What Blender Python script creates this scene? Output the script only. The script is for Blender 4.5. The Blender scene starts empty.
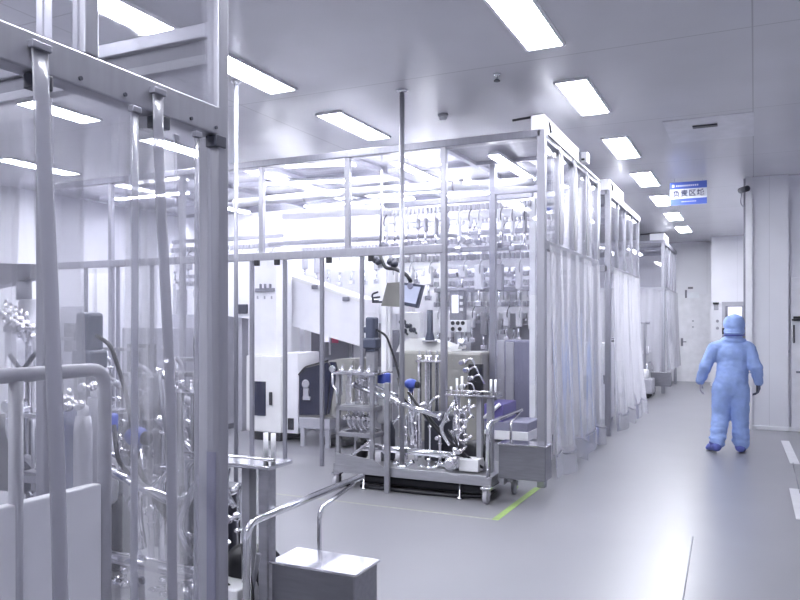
import bpy, bmesh, math, random
from mathutils import Vector, Matrix
random.seed(7)
S = bpy.context.scene
COL = S.collection
PI = math.pi
# ------------------------------------------------------------------ camera model (real lens, real place)
CZ, F, PX0, PY0 = 1.62, 750.0, 400.0, 323.0
YAW = math.radians(25.3)
SN, CS = math.sin(YAW), math.cos(YAW)

def W(px, py, y):
    k = (px - PX0) / F
    x = (k * CS - SN) * y / (CS + SN * k)
    d = -x * SN + y * CS
    return Vector((x, y, CZ - (py - PY0) * d / F))
def X(px, y): return W(px, 323, y).x
def Zp(py, x, y): return CZ - (py - PY0) * (-x * SN + y * CS) / F
def YonX(px, x):
    k = (px - PX0) / F
    return (-SN * k * x - CS * x) / (SN - CS * k)
def G(px, py, z=0.0):
    d = F * (CZ - z) / (py - PY0); r = (px - PX0) / F * d
    return Vector((r * CS - d * SN, r * SN + d * CS, z))

# ------------------------------------------------------------------ materials
MATS = {}
def nodes_of(name):
    m = bpy.data.materials.new(name); m.use_nodes = True
    nt = m.node_tree; nt.nodes.clear()
    out = nt.nodes.new('ShaderNodeOutputMaterial')
    return m, nt, out
def mat(name, col, rough=.5, metal=0., var=.06, scale=6., bump=0., spec=.5, stretch=None, emit=0., coat=0.):
    m, nt, out = nodes_of(name)
    b = nt.nodes.new('ShaderNodeBsdfPrincipled')
    tc = nt.nodes.new('ShaderNodeTexCoord'); nz = nt.nodes.new('ShaderNodeTexNoise')
    mp = nt.nodes.new('ShaderNodeMapping'); mp.inputs['Scale'].default_value = stretch or (1, 1, 1)
    nt.links.new(tc.outputs['Object'], mp.inputs['Vector']); nt.links.new(mp.outputs['Vector'], nz.inputs['Vector'])
    nz.inputs['Scale'].default_value = scale; nz.inputs['Detail'].default_value = 3
    cr = nt.nodes.new('ShaderNodeValToRGB')
    c = Vector(col)
    lo = [max(0, v * (1 - var)) for v in c]; hi = [min(1, v * (1 + var)) for v in c]
    cr.color_ramp.elements[0].color = (*lo, 1); cr.color_ramp.elements[1].color = (*hi, 1)
    cr.color_ramp.elements[0].position = .3; cr.color_ramp.elements[1].position = .7
    nt.links.new(nz.outputs['Fac'], cr.inputs['Fac']); nt.links.new(cr.outputs['Color'], b.inputs['Base Color'])
    b.inputs['Roughness'].default_value = rough; b.inputs['Metallic'].default_value = metal
    b.inputs['Specular IOR Level'].default_value = spec
    if coat: b.inputs['Coat Weight'].default_value = coat; b.inputs['Coat Roughness'].default_value = .08
    if emit:
        b.inputs['Emission Strength'].default_value = emit
        b.inputs['Emission Color'].default_value = (*col, 1)
    if bump:
        bp = nt.nodes.new('ShaderNodeBump'); bp.inputs['Strength'].default_value = bump; bp.inputs['Distance'].default_value = .01
        nt.links.new(nz.outputs['Fac'], bp.inputs['Height']); nt.links.new(bp.outputs['Normal'], b.inputs['Normal'])
    nt.links.new(b.outputs['BSDF'], out.inputs['Surface'])
    MATS[name] = m
    return m
def film(name, haze, tint=(.97, .97, .99), hazecol=(.86, .86, .93), gloss=.06, bump=.25, streak=0., rough=.08, stretch=(1, 1, .12), scale=5.):
    m, nt, out = nodes_of(name)
    N = nt.nodes.new; L = nt.links.new
    tr = N('ShaderNodeBsdfTransparent'); tr.inputs['Color'].default_value = (*tint, 1)
    df = N('ShaderNodeBsdfDiffuse'); df.inputs['Color'].default_value = (*hazecol, 1)
    tl = N('ShaderNodeBsdfTranslucent'); tl.inputs['Color'].default_value = (*hazecol, 1)
    mx = N('ShaderNodeMixShader'); mx.inputs[0].default_value = .5
    L(df.outputs[0], mx.inputs[1]); L(tl.outputs[0], mx.inputs[2])
    gl = N('ShaderNodeBsdfGlossy'); gl.inputs['Roughness'].default_value = rough; gl.inputs['Color'].default_value = (1, 1, 1, 1)
    tc = N('ShaderNodeTexCoord'); mp = N('ShaderNodeMapping'); mp.inputs['Scale'].default_value = stretch
    nz = N('ShaderNodeTexNoise'); nz.inputs['Scale'].default_value = scale; nz.inputs['Detail'].default_value = 2
    L(tc.outputs['Object'], mp.inputs['Vector']); L(mp.outputs['Vector'], nz.inputs['Vector'])
    bp = N('ShaderNodeBump'); bp.inputs['Strength'].default_value = bump; bp.inputs['Distance'].default_value = .03
    L(nz.outputs['Fac'], bp.inputs['Height']); L(bp.outputs['Normal'], gl.inputs['Normal'])
    mr = N('ShaderNodeMapRange'); mr.inputs['From Min'].default_value = .35; mr.inputs['From Max'].default_value = .65
    mr.inputs['To Min'].default_value = max(0, haze - streak); mr.inputs['To Max'].default_value = haze + streak
    L(nz.outputs['Fac'], mr.inputs['Value'])
    m1 = N('ShaderNodeMixShader'); L(mr.outputs['Result'], m1.inputs[0]); L(tr.outputs[0], m1.inputs[1]); L(mx.outputs[0], m1.inputs[2])
    fr = N('ShaderNodeLayerWeight'); fr.inputs['Blend'].default_value = .25
    mm = N('ShaderNodeMath'); mm.operation = 'MULTIPLY_ADD'; mm.inputs[1].default_value = .5; mm.inputs[2].default_value = gloss
    L(fr.outputs['Fresnel'], mm.inputs[0])
    m2 = N('ShaderNodeMixShader'); L(mm.outputs[0], m2.inputs[0]); L(m1.outputs[0], m2.inputs[1]); L(gl.outputs[0], m2.inputs[2])
    L(m2.outputs[0], out.inputs['Surface'])
    MATS[name] = m
    return m
def panelled(name, col, rough, px, py, seam=.004, dark=.55, spec=.5, offx=0., offy=0., metal=0., horiz='XY', bump=.03, coat=0.):
    """sheet panels with thin joint lines on two of the object axes"""
    m, nt, out = nodes_of(name)
    N = nt.nodes.new; L = nt.links.new
    b = N('ShaderNodeBsdfPrincipled'); tc = N('ShaderNodeTexCoord'); sp = N('ShaderNodeSeparateXYZ')
    L(tc.outputs['Object'], sp.inputs[0])
    def line(axis, period, off):
        a = N('ShaderNodeMath'); a.operation = 'ADD'; a.inputs[1].default_value = 100 * period - off; L(sp.outputs[axis], a.inputs[0])
        q = N('ShaderNodeMath'); q.operation = 'MODULO'; q.inputs[1].default_value = period; L(a.outputs[0], q.inputs[0])
        l = N('ShaderNodeMath'); l.operation = 'LESS_THAN'; l.inputs[1].default_value = seam; L(q.outputs[0], l.inputs[0])
        return l
    l1 = line(horiz[0], px, offx); l2 = line(horiz[1], py, offy)
    mxn = N('ShaderNodeMath'); mxn.operation = 'MAXIMUM'; L(l1.outputs[0], mxn.inputs[0]); L(l2.outputs[0], mxn.inputs[1])
    nz = N('ShaderNodeTexNoise'); nz.inputs['Scale'].default_value = 1.3; L(tc.outputs['Object'], nz.inputs['Vector'])
    mr = N('ShaderNodeMapRange'); mr.inputs['To Min'].default_value = .93; mr.inputs['To Max'].default_value = 1.07
    L(nz.outputs['Fac'], mr.inputs['Value'])
    c0 = N('ShaderNodeVectorMath'); c0.operation = 'SCALE'; c0.inputs[0].default_value = col; L(mr.outputs['Result'], c0.inputs['Scale'])
    mix = N('ShaderNodeMix'); mix.data_type = 'RGBA'
    L(mxn.outputs[0], mix.inputs['Factor']); L(c0.outputs['Vector'], mix.inputs['A']); mix.inputs['B'].default_value = (*[v * dark for v in col], 1)
    L(mix.outputs['Result'], b.inputs['Base Color'])
    b.inputs['Roughness'].default_value = rough; b.inputs['Specular IOR Level'].default_value = spec; b.inputs['Metallic'].default_value = metal
    if coat: b.inputs['Coat Weight'].default_value = coat; b.inputs['Coat Roughness'].default_value = .2
    n2 = N('ShaderNodeTexNoise'); n2.inputs['Scale'].default_value = .9; L(tc.outputs['Object'], n2.inputs['Vector'])
    bp = N('ShaderNodeBump'); bp.inputs['Strength'].default_value = bump; bp.inputs['Distance'].default_value = .05
    L(n2.outputs['Fac'], bp.inputs['Height']); L(bp.outputs['Normal'], b.inputs['Normal'])
    L(b.outputs[0], out.inputs['Surface'])
    MATS[name] = m
    return m
def emitter(name, col, strength):
    m, nt, out = nodes_of(name)
    e = nt.nodes.new('ShaderNodeEmission'); e.inputs['Color'].default_value = (*col, 1); e.inputs['Strength'].default_value = strength
    nt.links.new(e.outputs[0], out.inputs['Surface']); MATS[name] = m
    return m

LT = (.915, .935, 1.0)
FLOOR = panelled('epoxy_floor', (.23, .23, .256), .33, 40., 40., seam=0., spec=.5, bump=.015, coat=.15)
CEIL = panelled('ceiling_sheet', (.66, .66, .70), .25, 4.74, 2.37, seam=.012, dark=.72, offx=-.02, offy=6.23, bump=.03, spec=.45)
CEILP = mat('pale_ceiling_plate', (.74, .74, .79), .25)
WALL = panelled('wall_sheet', (.84, .84, .89), .35, 1.18, 50., seam=.006, dark=.8, horiz='XZ', bump=.02)
WALLY = panelled('wall_sheet_side', (.84, .84, .89), .35, 1.18, 50., seam=.006, dark=.8, horiz='YZ', bump=.02)
DOORM = mat('door_paint', (.84, .84, .88), .35)
WHITE = mat('white_paint', (.86, .86, .90), .35, var=.03)
CREAM = mat('warm_white_paint', (.80, .80, .80), .38, var=.03)
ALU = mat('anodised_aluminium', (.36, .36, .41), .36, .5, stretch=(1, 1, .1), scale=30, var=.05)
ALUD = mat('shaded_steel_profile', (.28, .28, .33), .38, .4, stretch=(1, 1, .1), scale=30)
STEEL = mat('brushed_stainless', (.44, .44, .48), .36, .7, stretch=(.15, 1, 1), scale=40, var=.08, bump=.02)
BOXST = mat('darkened_box_steel', (.27, .27, .30), .32, .8, stretch=(.15, 1, 1), scale=40, var=.08)  # box steel darkened in colour for the dark room it reflects
CHROME = mat('polished_steel', (.82, .82, .86), .12, 1., var=.03)
STEELM = mat('satin_steel', (.34, .34, .38), .4, .5, var=.08, scale=15)
GREY = mat('grey_paint', (.22, .22, .26), .45)
LGREY = mat('light_grey_paint', (.42, .42, .47), .4)
BEIGE = mat('warm_grey_paint', (.30, .295, .28), .42)
DARK = mat('dark_grey_plastic', (.05, .053, .075), .4)
BLACK = mat('black_rubber', (.018, .018, .024), .45)
BLACKG = mat('dark_tinted_glass', (.02, .022, .05), .08, spec=.7)
SLATE = mat('slate_plastic', (.075, .085, .13), .42)
BLUE = mat('blue_plastic', (.06, .10, .46), .35)
BLUED = mat('dark_blue_plastic', (.05, .07, .2), .4)
LILAC = mat('lilac_grey_paint', (.25, .25, .34), .4)
PURPLE = mat('purple_blue_paint', (.15, .13, .36), .4)
RED = mat('pink_red_label', (.75, .10, .22), .5)
TAPE = mat('green_yellow_tape', (.28, .40, .13), .5, var=.12, scale=20)
TAPEP = mat('pale_yellow_tape', (.34, .34, .29), .5, var=.1, scale=20)
PATCHW = mat('white_floor_patch', (.6, .6, .64), .4)
SCREEN = mat('monitor_screen', (.34, .37, .50), .2, emit=.25)
LCD = mat('pale_screen', (.72, .72, .84), .2, emit=.3)
LIT = emitter('light_diffuser', LT, 15.)
LED = emitter('led_tube_glow', LT, 13.)
FILM = film('clear_film', .012, gloss=.025, bump=.25)
PANE = film('clear_pane', .012, gloss=.04, bump=.04, rough=.03)
FILMH = film('hazy_film', .055, gloss=.03, bump=.35, streak=.025)
CURT = film('milky_curtain', .6, gloss=.05, bump=.3, streak=.09, rough=.2, stretch=(1.2, 1.2, .06), scale=6, hazecol=(.70, .70, .775))
HEM = film('curtain_hem', .85, gloss=.05, bump=.2, hazecol=(.40, .41, .50), rough=.2)
STRAP = film('vinyl_seam', .74, gloss=.015, bump=.2, hazecol=(.54, .54, .61), rough=.2)
STRAPL = film('pale_vinyl_seam', .5, gloss=.04, bump=.2, hazecol=(.58, .58, .66), rough=.2)
GLASS = film('vessel_glass', .22, gloss=.12, bump=.05, rough=.03)
SUIT = mat('blue_coverall_cloth', (.33, .45, .80), .8, var=.1, scale=9, bump=.5, spec=.2)
BOOT = mat('blue_boot_cover', (.13, .16, .50), .7, var=.1, scale=14, bump=.3)
GLOVE = mat('grey_glove', (.42, .40, .46), .6)
GLOVED = mat('dark_glove', (.10, .11, .17), .5)
SKIN = mat('skin', (.62, .42, .34), .5)
SIGNB = mat('sign_blue', (.10, .17, .62), .4)
SIGNW = mat('sign_white', (.86, .88, .92), .4)
INK = mat('ink', (.07, .08, .16), .6)

# ------------------------------------------------------------------ mesh builder
class MB:
    def __init__(self): self.bm = bmesh.new()
    def box(self, p0, p1, b=0., rz=0., rx=0., ry=0.):
        p0, p1 = Vector(p0), Vector(p1)
        c = (p0 + p1) / 2; s = [max(abs(v), 1e-4) for v in (p1 - p0)]
        r = bmesh.ops.create_cube(self.bm, size=1., matrix=Matrix.Diagonal((*s, 1)))
        vs = r['verts']
        if b > 0:
            b = min(b, min(s) * .45)
            es = list({e for v in vs for e in v.link_edges})
            r2 = bmesh.ops.bevel(self.bm, geom=es, offset=b, segments=2, affect='EDGES', profile=.5)
            vs = list({v for f in r2['faces'] for v in f.verts} | {v for v in vs if v.is_valid})
        M = Matrix.Translation(c) @ Matrix.Rotation(rz, 4, 'Z') @ Matrix.Rotation(ry, 4, 'Y') @ Matrix.Rotation(rx, 4, 'X')
        bmesh.ops.transform(self.bm, matrix=M, verts=vs)
        return self
    def tube(self, pts, r, seg=10, fil=0., caps=True, rs=None, flat=None):
        pts = [Vector(p) for p in pts]
        if fil > 0: pts = fillet(pts, fil)
        n = len(pts)
        T = []
        for i in range(n):
            t = (pts[min(i + 1, n - 1)] - pts[max(i - 1, 0)])
            T.append(t.normalized() if t.length > 1e-9 else Vector((0, 0, 1)))
        u = T[0].orthogonal().normalized()
        if flat is not None: u = Vector(flat[0]); u = (u - T[0] * u.dot(T[0])).normalized()
        rings = []
        for i in range(n):
            u = (u - T[i] * u.dot(T[i])).normalized(); v = T[i].cross(u)
            ri = rs[i] if rs else r
            ra, rb = (ri, ri) if flat is None else (flat[1], flat[2])
            rings.append([self.bm.verts.new(pts[i] + u * math.cos(a) * ra + v * math.sin(a) * rb) for a in [2 * PI * k / seg for k in range(seg)]])
        for i in range(n - 1):
            for k in range(seg):
                f = self.bm.faces.new((rings[i][k], rings[i][(k + 1) % seg], rings[i + 1][(k + 1) % seg], rings[i + 1][k])); f.smooth = True
        if caps:
            self.bm.faces.new(rings[0][::-1]); self.bm.faces.new(rings[-1])
        return self
    def cyl(self, p0, p1, r, seg=16): return self.tube([p0, p1], r, seg)
    def lathe(self, base, prof, seg=20, axis=(0, 0, 1)):
        """profile of (radius, height) pairs along an axis"""
        base, ax = Vector(base), Vector(axis).normalized()
        u = ax.orthogonal().normalized(); v = ax.cross(u); rings = []
        for (r, h) in prof:
            rings.append([self.bm.verts.new(base + ax * h + (u * math.cos(2 * PI * k / seg) + v * math.sin(2 * PI * k / seg)) * max(r, .0005)) for k in range(seg)])
        for i in range(len(rings) - 1):
            for k in range(seg):
                f = self.bm.faces.new((rings[i][k], rings[i][(k + 1) % seg], rings[i + 1][(k + 1) % seg], rings[i + 1][k])); f.smooth = True
        self.bm.faces.new(rings[0][::-1]); self.bm.faces.new(rings[-1])
        return self
    def ell(self, c, r, seg=16, M=None):
        res = bmesh.ops.create_uvsphere(self.bm, u_segments=seg, v_segments=seg // 2 + 2, radius=1.)
        m = Matrix.Translation(Vector(c)) @ (M or Matrix()) @ Matrix.Diagonal((*r, 1))
        bmesh.ops.transform(self.bm, matrix=m, verts=res['verts'])
        for v in res['verts']:
            for f in v.link_faces: f.smooth = True
        return self
    def prism(self, poly, d):
        """polygon of 3-D points pushed along d"""
        d = Vector(d); a = [self.bm.verts.new(Vector(p)) for p in poly]; b = [self.bm.verts.new(Vector(p) + d) for p in poly]
        self.bm.faces.new(a); self.bm.faces.new(b[::-1]); n = len(a)
        for i in range(n): self.bm.faces.new((a[i], b[i], b[(i + 1) % n], a[(i + 1) % n]))
        bmesh.ops.recalc_face_normals(self.bm, faces=self.bm.faces[:])
        return self
    def grid(self, fn, nu, nv):
        vs = [[self.bm.verts.new(Vector(fn(i / nu, j / nv))) for j in range(nv + 1)] for i in range(nu + 1)]
        for i in range(nu):
            for j in range(nv):
                f = self.bm.faces.new((vs[i][j], vs[i + 1][j], vs[i + 1][j + 1], vs[i][j + 1])); f.smooth = True
        return self
    def build(self, name, m, parent=None, **kw):
        org = Vector(parent['_o']) if parent is not None and '_o' in parent else Vector((0, 0, 0))
        pw = ORG.get(parent.name, Vector((0, 0, 0))) if parent is not None else kw.pop('org', None)
        if parent is None and pw is None:
            vs = self.bm.verts
            pw = Vector((sum(v.co.x for v in vs) / len(vs), sum(v.co.y for v in vs) / len(vs), min(v.co.z for v in vs)))
        kw.pop('org', None)
        bmesh.ops.translate(self.bm, verts=self.bm.verts[:], vec=-pw)
        me = bpy.data.meshes.new(name); self.bm.to_mesh(me); self.bm.free()
        me.materials.append(m)
        o = bpy.data.objects.new(name, me); COL.objects.link(o)
        if parent is None: o.location = pw
        else: o.parent = parent
        ORG[o.name] = pw
        for k, v in kw.items(): o[k] = v
        return o
ORG = {}
def fillet(pts, r, n=5):
    out = [pts[0]]
    for i in range(1, len(pts) - 1):
        a, p, b = pts[i - 1], pts[i], pts[i + 1]
        d1, d2 = (a - p), (b - p); q = min(r, d1.length * .45, d2.length * .45)
        s, e = p + d1.normalized() * q, p + d2.normalized() * q
        for k in range(n + 1):
            t = k / n; out.append(s * (1 - t) ** 2 + p * 2 * t * (1 - t) + e * t * t)
    out.append(pts[-1]); return out
def thing(name, label, cat, loc, group=None):
    o = bpy.data.objects.new(name, None); COL.objects.link(o); o.location = loc; o.empty_display_size = .1
    ORG[o.name] = Vector(loc); o['label'] = label; o['category'] = cat
    if group: o['group'] = group
    return o
def tag(o, label, cat, group=None):
    o['label'] = label; o['category'] = cat
    if group: o['group'] = group
    return o
def struct(o): o['kind'] = 'structure'; return o
KIDS = None
def copy_tree(src, loc, label=None, group=None):
    c = src.copy(); COL.objects.link(c); c.location = loc
    if label: c['label'] = label
    if group: c['group'] = group
    for ch in [o for o in bpy.data.objects if o.parent == src]:
        d = ch.copy(); COL.objects.link(d); d.parent = c
        for g in [o for o in bpy.data.objects if o.parent == ch]:
            e = g.copy(); COL.objects.link(e); e.parent = d
    return c
def B(p0, p1, b=0.): return MB().box(p0, p1, b)

# ------------------------------------------------------------------ the room
CH = 3.85
XL, XR, YB, YF = -11.0, 4.0, -4.0, 22.2
struct(B((XL, YB, -.1), (XR, YF, 0)).build('floor', FLOOR, org=Vector((0, 0, 0))))
struct(B((XL, YB, CH), (XR, YF, CH + .1)).build('ceiling', CEIL, org=Vector((0, 0, 0))))
struct(B((XL - .1, YB, 0), (XL, YF, CH)).build('wall_left', WALLY, org=Vector((0, 0, 0))))
struct(B((XL, YF, 0), (XR, YF + .1, CH)).build('wall_end', WALL, org=Vector((0, 0, 0))))
struct(B((XL, YB - .1, 0), (XR, YB, CH)).build('wall_rear', WALL, org=Vector((0, 0, 0))))
struct(B((XR, YB, 0), (XR + .1, YF, CH)).build('wall_right', WALLY, org=Vector((0, 0, 0))))
struct(B((-1.01, 20.97, 0), (XR, YF, CH)).build('wall_block', WALL, org=Vector((-.4, 0, 0))))
struct(B((.46, 12.75, 0), (XR, 20.97, CH)).build('wall_facing', WALL, org=Vector((.1, 0, 0))))
struct(B((-.03, 12.66, 0), (.46, 13.4, CH)).build('wall_column', WALL, org=Vector((.2, 0, 0))))
struct(B((-.125, 12.6, 0), (-.03, 12.85, CH)).build('trim_1', WHITE))
struct(B((-.155, 12.75, 0), (-.125, 12.85, CH)).build('trim_2', GREY))
# white coved skirting
struct(B((XL, YF - .02, 0), (-1.01, YF, .07), .004).build('baseboard_end', WHITE))
struct(B((-1.03, 20.95, 0), (XR, 20.97, .08), .004).build('baseboard_block', WHITE))
struct(B((-.11, 12.63, 0), (XR, 12.66, .06), .004).build('baseboard_facing', WHITE))
# joints in the floor sheet
a, b = G(683, 600), G(693, 537)
struct(MB().tube([a + Vector((0, 0, .001)), b + Vector((0, 0, .001))], .004, 6).build('trim_3', GREY))
a, b = G(793, 463), G(800, 494)
struct(MB().tube([a + Vector((0, 0, .001)), b + Vector((0, 0, .001))], .006, 6).build('trim_4', GREY))

# door at the far end of the corridor
d1 = struct(B((-2.75, YF - .04, 0), (-1.06, YF, 2.42), .006).build('door_1', DOORM, org=Vector((-1.9, YF, 0))))
y = YF - .04
B((X(674, y) - .006, y - .012, .05), (X(674, y) + .006, y, 2.38)).build('leaf_gap', GREY, d1)
hx = X(682, y)
MB().box((hx - .03, y - .02, .98), (hx + .03, y, 1.2), .006).tube([(hx, y - .03, 1.1), (hx, y - .07, 1.1), (hx + .12, y - .07, 1.1)], .012, 8, .02).build('door_handle', GREY, d1)
B((X(683, y), y - .015, Zp(298, -1.7, y)), (X(699, y), y, Zp(292.5, -1.7, y)), .003).build('notice_strip', SIGNW, d1)
MB().box((X(685, y), y - .03, Zp(298, -1.7, y)), (X(687, y), y, Zp(290, -1.7, y))).box((X(688, y), y - .02, Zp(289, -1.7, y)), (X(693, y), y, Zp(287, -1.7, y))).build('door_closer', GREY, d1)
for (pxx, pyy) in ((675, 314), (693, 321), (693, 327)):
    q = W(pxx, pyy, y); MB().cyl((q.x, y - .02, q.z), (q.x, y, q.z), .025, 10).build('hinge', LGREY, d1)
# door in the facing wall at the right
y = 12.75
d2 = struct(B((.50, y - .04, .02), (1.5, y, 2.3), .006).build('door_2', DOORM, org=Vector((1, y, 0))))
y -= .04
def wb(pa, pb, y0, dpt, name, m, par, bev=.004):
    q0, q1 = W(pa[0], pa[1], y0), W(pb[0], pb[1], y0)
    return B((q0.x, y0 - dpt, q1.z), (q1.x, y0, q0.z), bev).build(name, m, par)
q = W(797, 319, y)
MB().box((q.x - .05, y - .02, q.z - .03), (q.x + .12, y, q.z + .04), .006).tube([(q.x + .03, y - .02, q.z), (q.x + .03, y - .07, q.z), (q.x - .07, y - .07, q.z - .015)], .014, 8, .02).build('door_lever', BLACK, d2)
wb((793.2, 325), (794.6, 343), y, .03, 'pull_bar', BLACK, d2)
wb((796, 371), (801, 373), y, .05, 'lower_lever', GREY, d2)
wb((787.5, 350), (789, 353), y, .03, 'latch', LGREY, d2)
# pass-through window and small plates in the block wall
y = 20.97
t = struct(B((X(722, y), y - .1, Zp(345, -.8, y)), (X(745, y), y, Zp(302, -.8, y)), .01).build('window_1', LGREY, org=Vector((-.5, y, 1))))
B((X(725.5, y - .1), y - .12, Zp(341, -.8, y)), (X(743, y - .1), y - .1, Zp(306, -.8, y)), .004).build('pane', GREY, t)
B((X(728, y - .1), y - .13, Zp(320, -.8, y)), (X(742, y - .1), y - .12, Zp(307, -.8, y))).build('pane_glow', LCD, t)
B((X(722, y - .1), y - .14, Zp(334, -.8, y)), (X(725, y - .1), y - .1, Zp(328, -.8, y))).build('latch', BLACK, t)
t = thing('wall_plate', 'small black bracket plate on white wall left of the grey pass window', 'plate', W(716, 304, y))
wb((713, 302.5), (719, 304.5), y, .06, 'bracket', BLACK, t)
wb((714, 304.5), (718.5, 310), y, .02, 'plate', LGREY, t)
for (pa, lab) in (((717.5, 321), 'small round grey wall socket below the black bracket, upper of two'), ((717.5, 328), 'small round grey wall socket below the black bracket, lower of two')):
    q = W(*pa, y); tag(MB().lathe((q.x, y, q.z), [(.04, 0), (.04, .02), (.025, .03)], 12, (0, -1, 0)).build('wall_socket', LGREY), lab, 'socket')

# wall camera beside the column
q = W(744, 191, 12.72)
t = thing('security_camera', 'small dark security camera at top of the white column edge', 'camera', (q.x, 12.72, q.z))
MB().tube([(-.11, 12.72, q.z + .08), (q.x + .03, 12.72, q.z + .08), (q.x + .03, 12.6, q.z)], .014, 8, .03).build('bracket', LGREY, t)
MB().cyl((q.x + .05, 12.5, q.z), (q.x - .05, 12.66, q.z), .045, 14).build('camera_body', DARK, t)
MB().tube([(q.x - .03, 12.68, q.z - .02), (q.x - .05, 12.7, q.z - .2), (-.1, 12.72, q.z - .3)], .007, 6, .05).build('cable', GREY, t)

# ------------------------------------------------------------------ ceiling lights
def light_panel(x, y, label, length=1.2, w=.30):
    t = thing('ceiling_light', label, 'light', (x, y, CH - .02), 'ceiling light panels')
    m = MB()
    for s in (-1, 1):
        m.box((x + s * w / 2 - .012, y - length / 2, CH - .022), (x + s * w / 2 + .012, y + length / 2, CH), .003)
        m.box((x - w / 2, y + s * length / 2 - .012, CH - .022), (x + w / 2, y + s * length / 2 + .012, CH), .003)
    m.build('frame', WHITE, t)
    B((x - w / 2 + .012, y - length / 2 + .012, CH - .016), (x + w / 2 - .012, y + length / 2 - .012, CH - .004)).build('diffuser', LIT, t)
    return t
LY = [5.36, 7.47, 9.82, 12.1, 14.32, 16.56, 18.95]
ORD = ['first and largest', 'second', 'third', 'fourth', 'fifth', 'sixth', 'seventh and farthest']
for i, y in enumerate(LY):
    light_panel(-1.52, y, f'{ORD[i]} light panel of the row over the corridor, counted from the camera', 1.2)
for x, ys, nm in ((-4.08, (3.9, 5.42, 7.45, 9.82, 12.1, 14.3, 16.6), 'above the right bays of the enclosures'),
                  (-6.6, (3.9, 5.42, 7.45, 9.82, 12.1, 14.3), 'above the middle bays of the enclosures'),
                  (-9.2, (5.42, 7.45, 9.82, 12.1), 'nearest the left wall')):
    for i, y in enumerate(ys):
        light_panel(x, y, f'{ORD[i].split(" ")[0]} light panel of the ceiling row {nm}')
for y in (3.0, .8, -1.4):
    light_panel(-1.52, y, {3.0: 'light panel over the corridor just before the first one in view', .8: 'light panel over the corridor straight above the camera', -1.4: 'light panel over the corridor behind the camera'}[y])
    if y < 1: light_panel(-4.08, y, {.8: 'light panel over the curtained bay beside the camera', -1.4: 'light panel over the curtained bay behind the camera'}[y])

# ceiling fittings
q = W(443, 115, 1); 
def ceil_at(px, py):
    d = F * (CH - CZ) / (PY0 - py); r = (px - PX0) / F * d
    return Vector((r * CS - d * SN, r * SN + d * CS, CH))
c = ceil_at(443, 114)
t = thing('smoke_detector', 'round white smoke detector on ceiling above the glazed machine enclosure', 'smoke detector', c)
MB().lathe(c, [(.055, 0), (.055, .02), (.045, .035)], 20, (0, 0, -1)).build('base', LGREY, t)
MB().lathe(c - Vector((0, 0, .03)), [(.042, 0), (.035, .03), (.015, .04)], 20, (0, 0, -1)).build('sensor_dome', WHITE, t)
c = ceil_at(497, 74)
t = thing('sprinkler', 'small dark sprinkler head on ceiling below the largest corridor light', 'sprinkler', c)
MB().lathe(c, [(.035, 0), (.03, .012), (.012, .014), (.012, .04)], 16, (0, 0, -1)).build('escutcheon', CHROME, t)
MB().lathe(c - Vector((0, 0, .04)), [(.008, 0), (.03, .02), (.028, .026)], 16, (0, 0, -1)).build('deflector', DARK, t)
c = ceil_at(705, 125)
t = thing('air_vent', 'black slot air vent in a pale ceiling panel above the walking person', 'vent', c)
B((c.x - .42, c.y - .35, CH - .006), (c.x + .5, c.y + .75, CH), .002).build('vent_panel', CEILP, t)
MB().box((c.x - .13, c.y - .05, CH - .02), (c.x + .13, c.y + .05, CH - .006), .004).build('slot', BLACK, t)
# hanging sign
ys = 12.3
sx0, sx1 = X(670, ys), X(707, ys)
zt, zb = Zp(181.5, -.9, ys), Zp(204.5, -.9, ys)
t = thing('hanging_sign', 'blue and white area sign hanging from the corridor ceiling', 'sign', ((sx0 + sx1) / 2, ys, zb))
B((sx0, ys, zb), (sx1, ys + .02, zt), .003).build('board', SIGNW, t)
h = zt - zb
B((sx0, ys - .004, zt - h * .30), (sx1, ys, zt)).build('header_band', SIGNB, t)
B((sx0, ys - .004, zb), (sx1, ys, zb + h * .27)).build('footer_band', SIGNB, t)
for s in (.12, .88): MB().cyl((sx0 + (sx1 - sx0) * s, ys + .01, zt), (sx0 + (sx1 - sx0) * s, ys + .01, CH), .005, 6).build('hanger', LGREY, t)
def text_mesh(body, size, m, parent, c, name):
    cu = bpy.data.curves.new(name, 'FONT'); cu.body = body; cu.size = size; cu.align_x = 'CENTER'; cu.align_y = 'CENTER'; cu.extrude = .001; cu.space_character = 1.22; cu.offset = .002
    o = bpy.data.objects.new(name, cu); COL.objects.link(o)
    me = bpy.data.meshes.new_from_object(o.evaluated_get(bpy.context.evaluated_depsgraph_get()))
    bpy.data.objects.remove(o)
    me.materials.clear(); me.materials.append(m)
    n = bpy.data.objects.new(name, me); COL.objects.link(n); n.parent = parent
    n.location = Vector(c) - ORG[parent.name]; n.rotation_euler = (PI / 2, 0, 0)
    return n
text_mesh('负责区域', .105, INK, t, ((sx0 + sx1) / 2, ys - .008, zb + h * .485), 'lettering')
m = MB()
for i in range(11):
    xx = sx0 + .09 + i * .03; m.box((xx, ys - .006, zt - h * .2), (xx + .018, ys - .004, zt - h * .13))
m.box((sx0 + .03, ys - .006, zt - h * .22), (sx0 + .065, ys - .004, zt - h * .1), .003)
m.build('header_lettering', SIGNW, t)
m = MB()
for i in range(9):
    xx = sx0 + .17 + i * .024; m.box((xx, ys - .006, zb + h * .12), (xx + .013, ys - .004, zb + h * .16))
m.build('footer_lettering', SIGNW, t)

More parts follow.
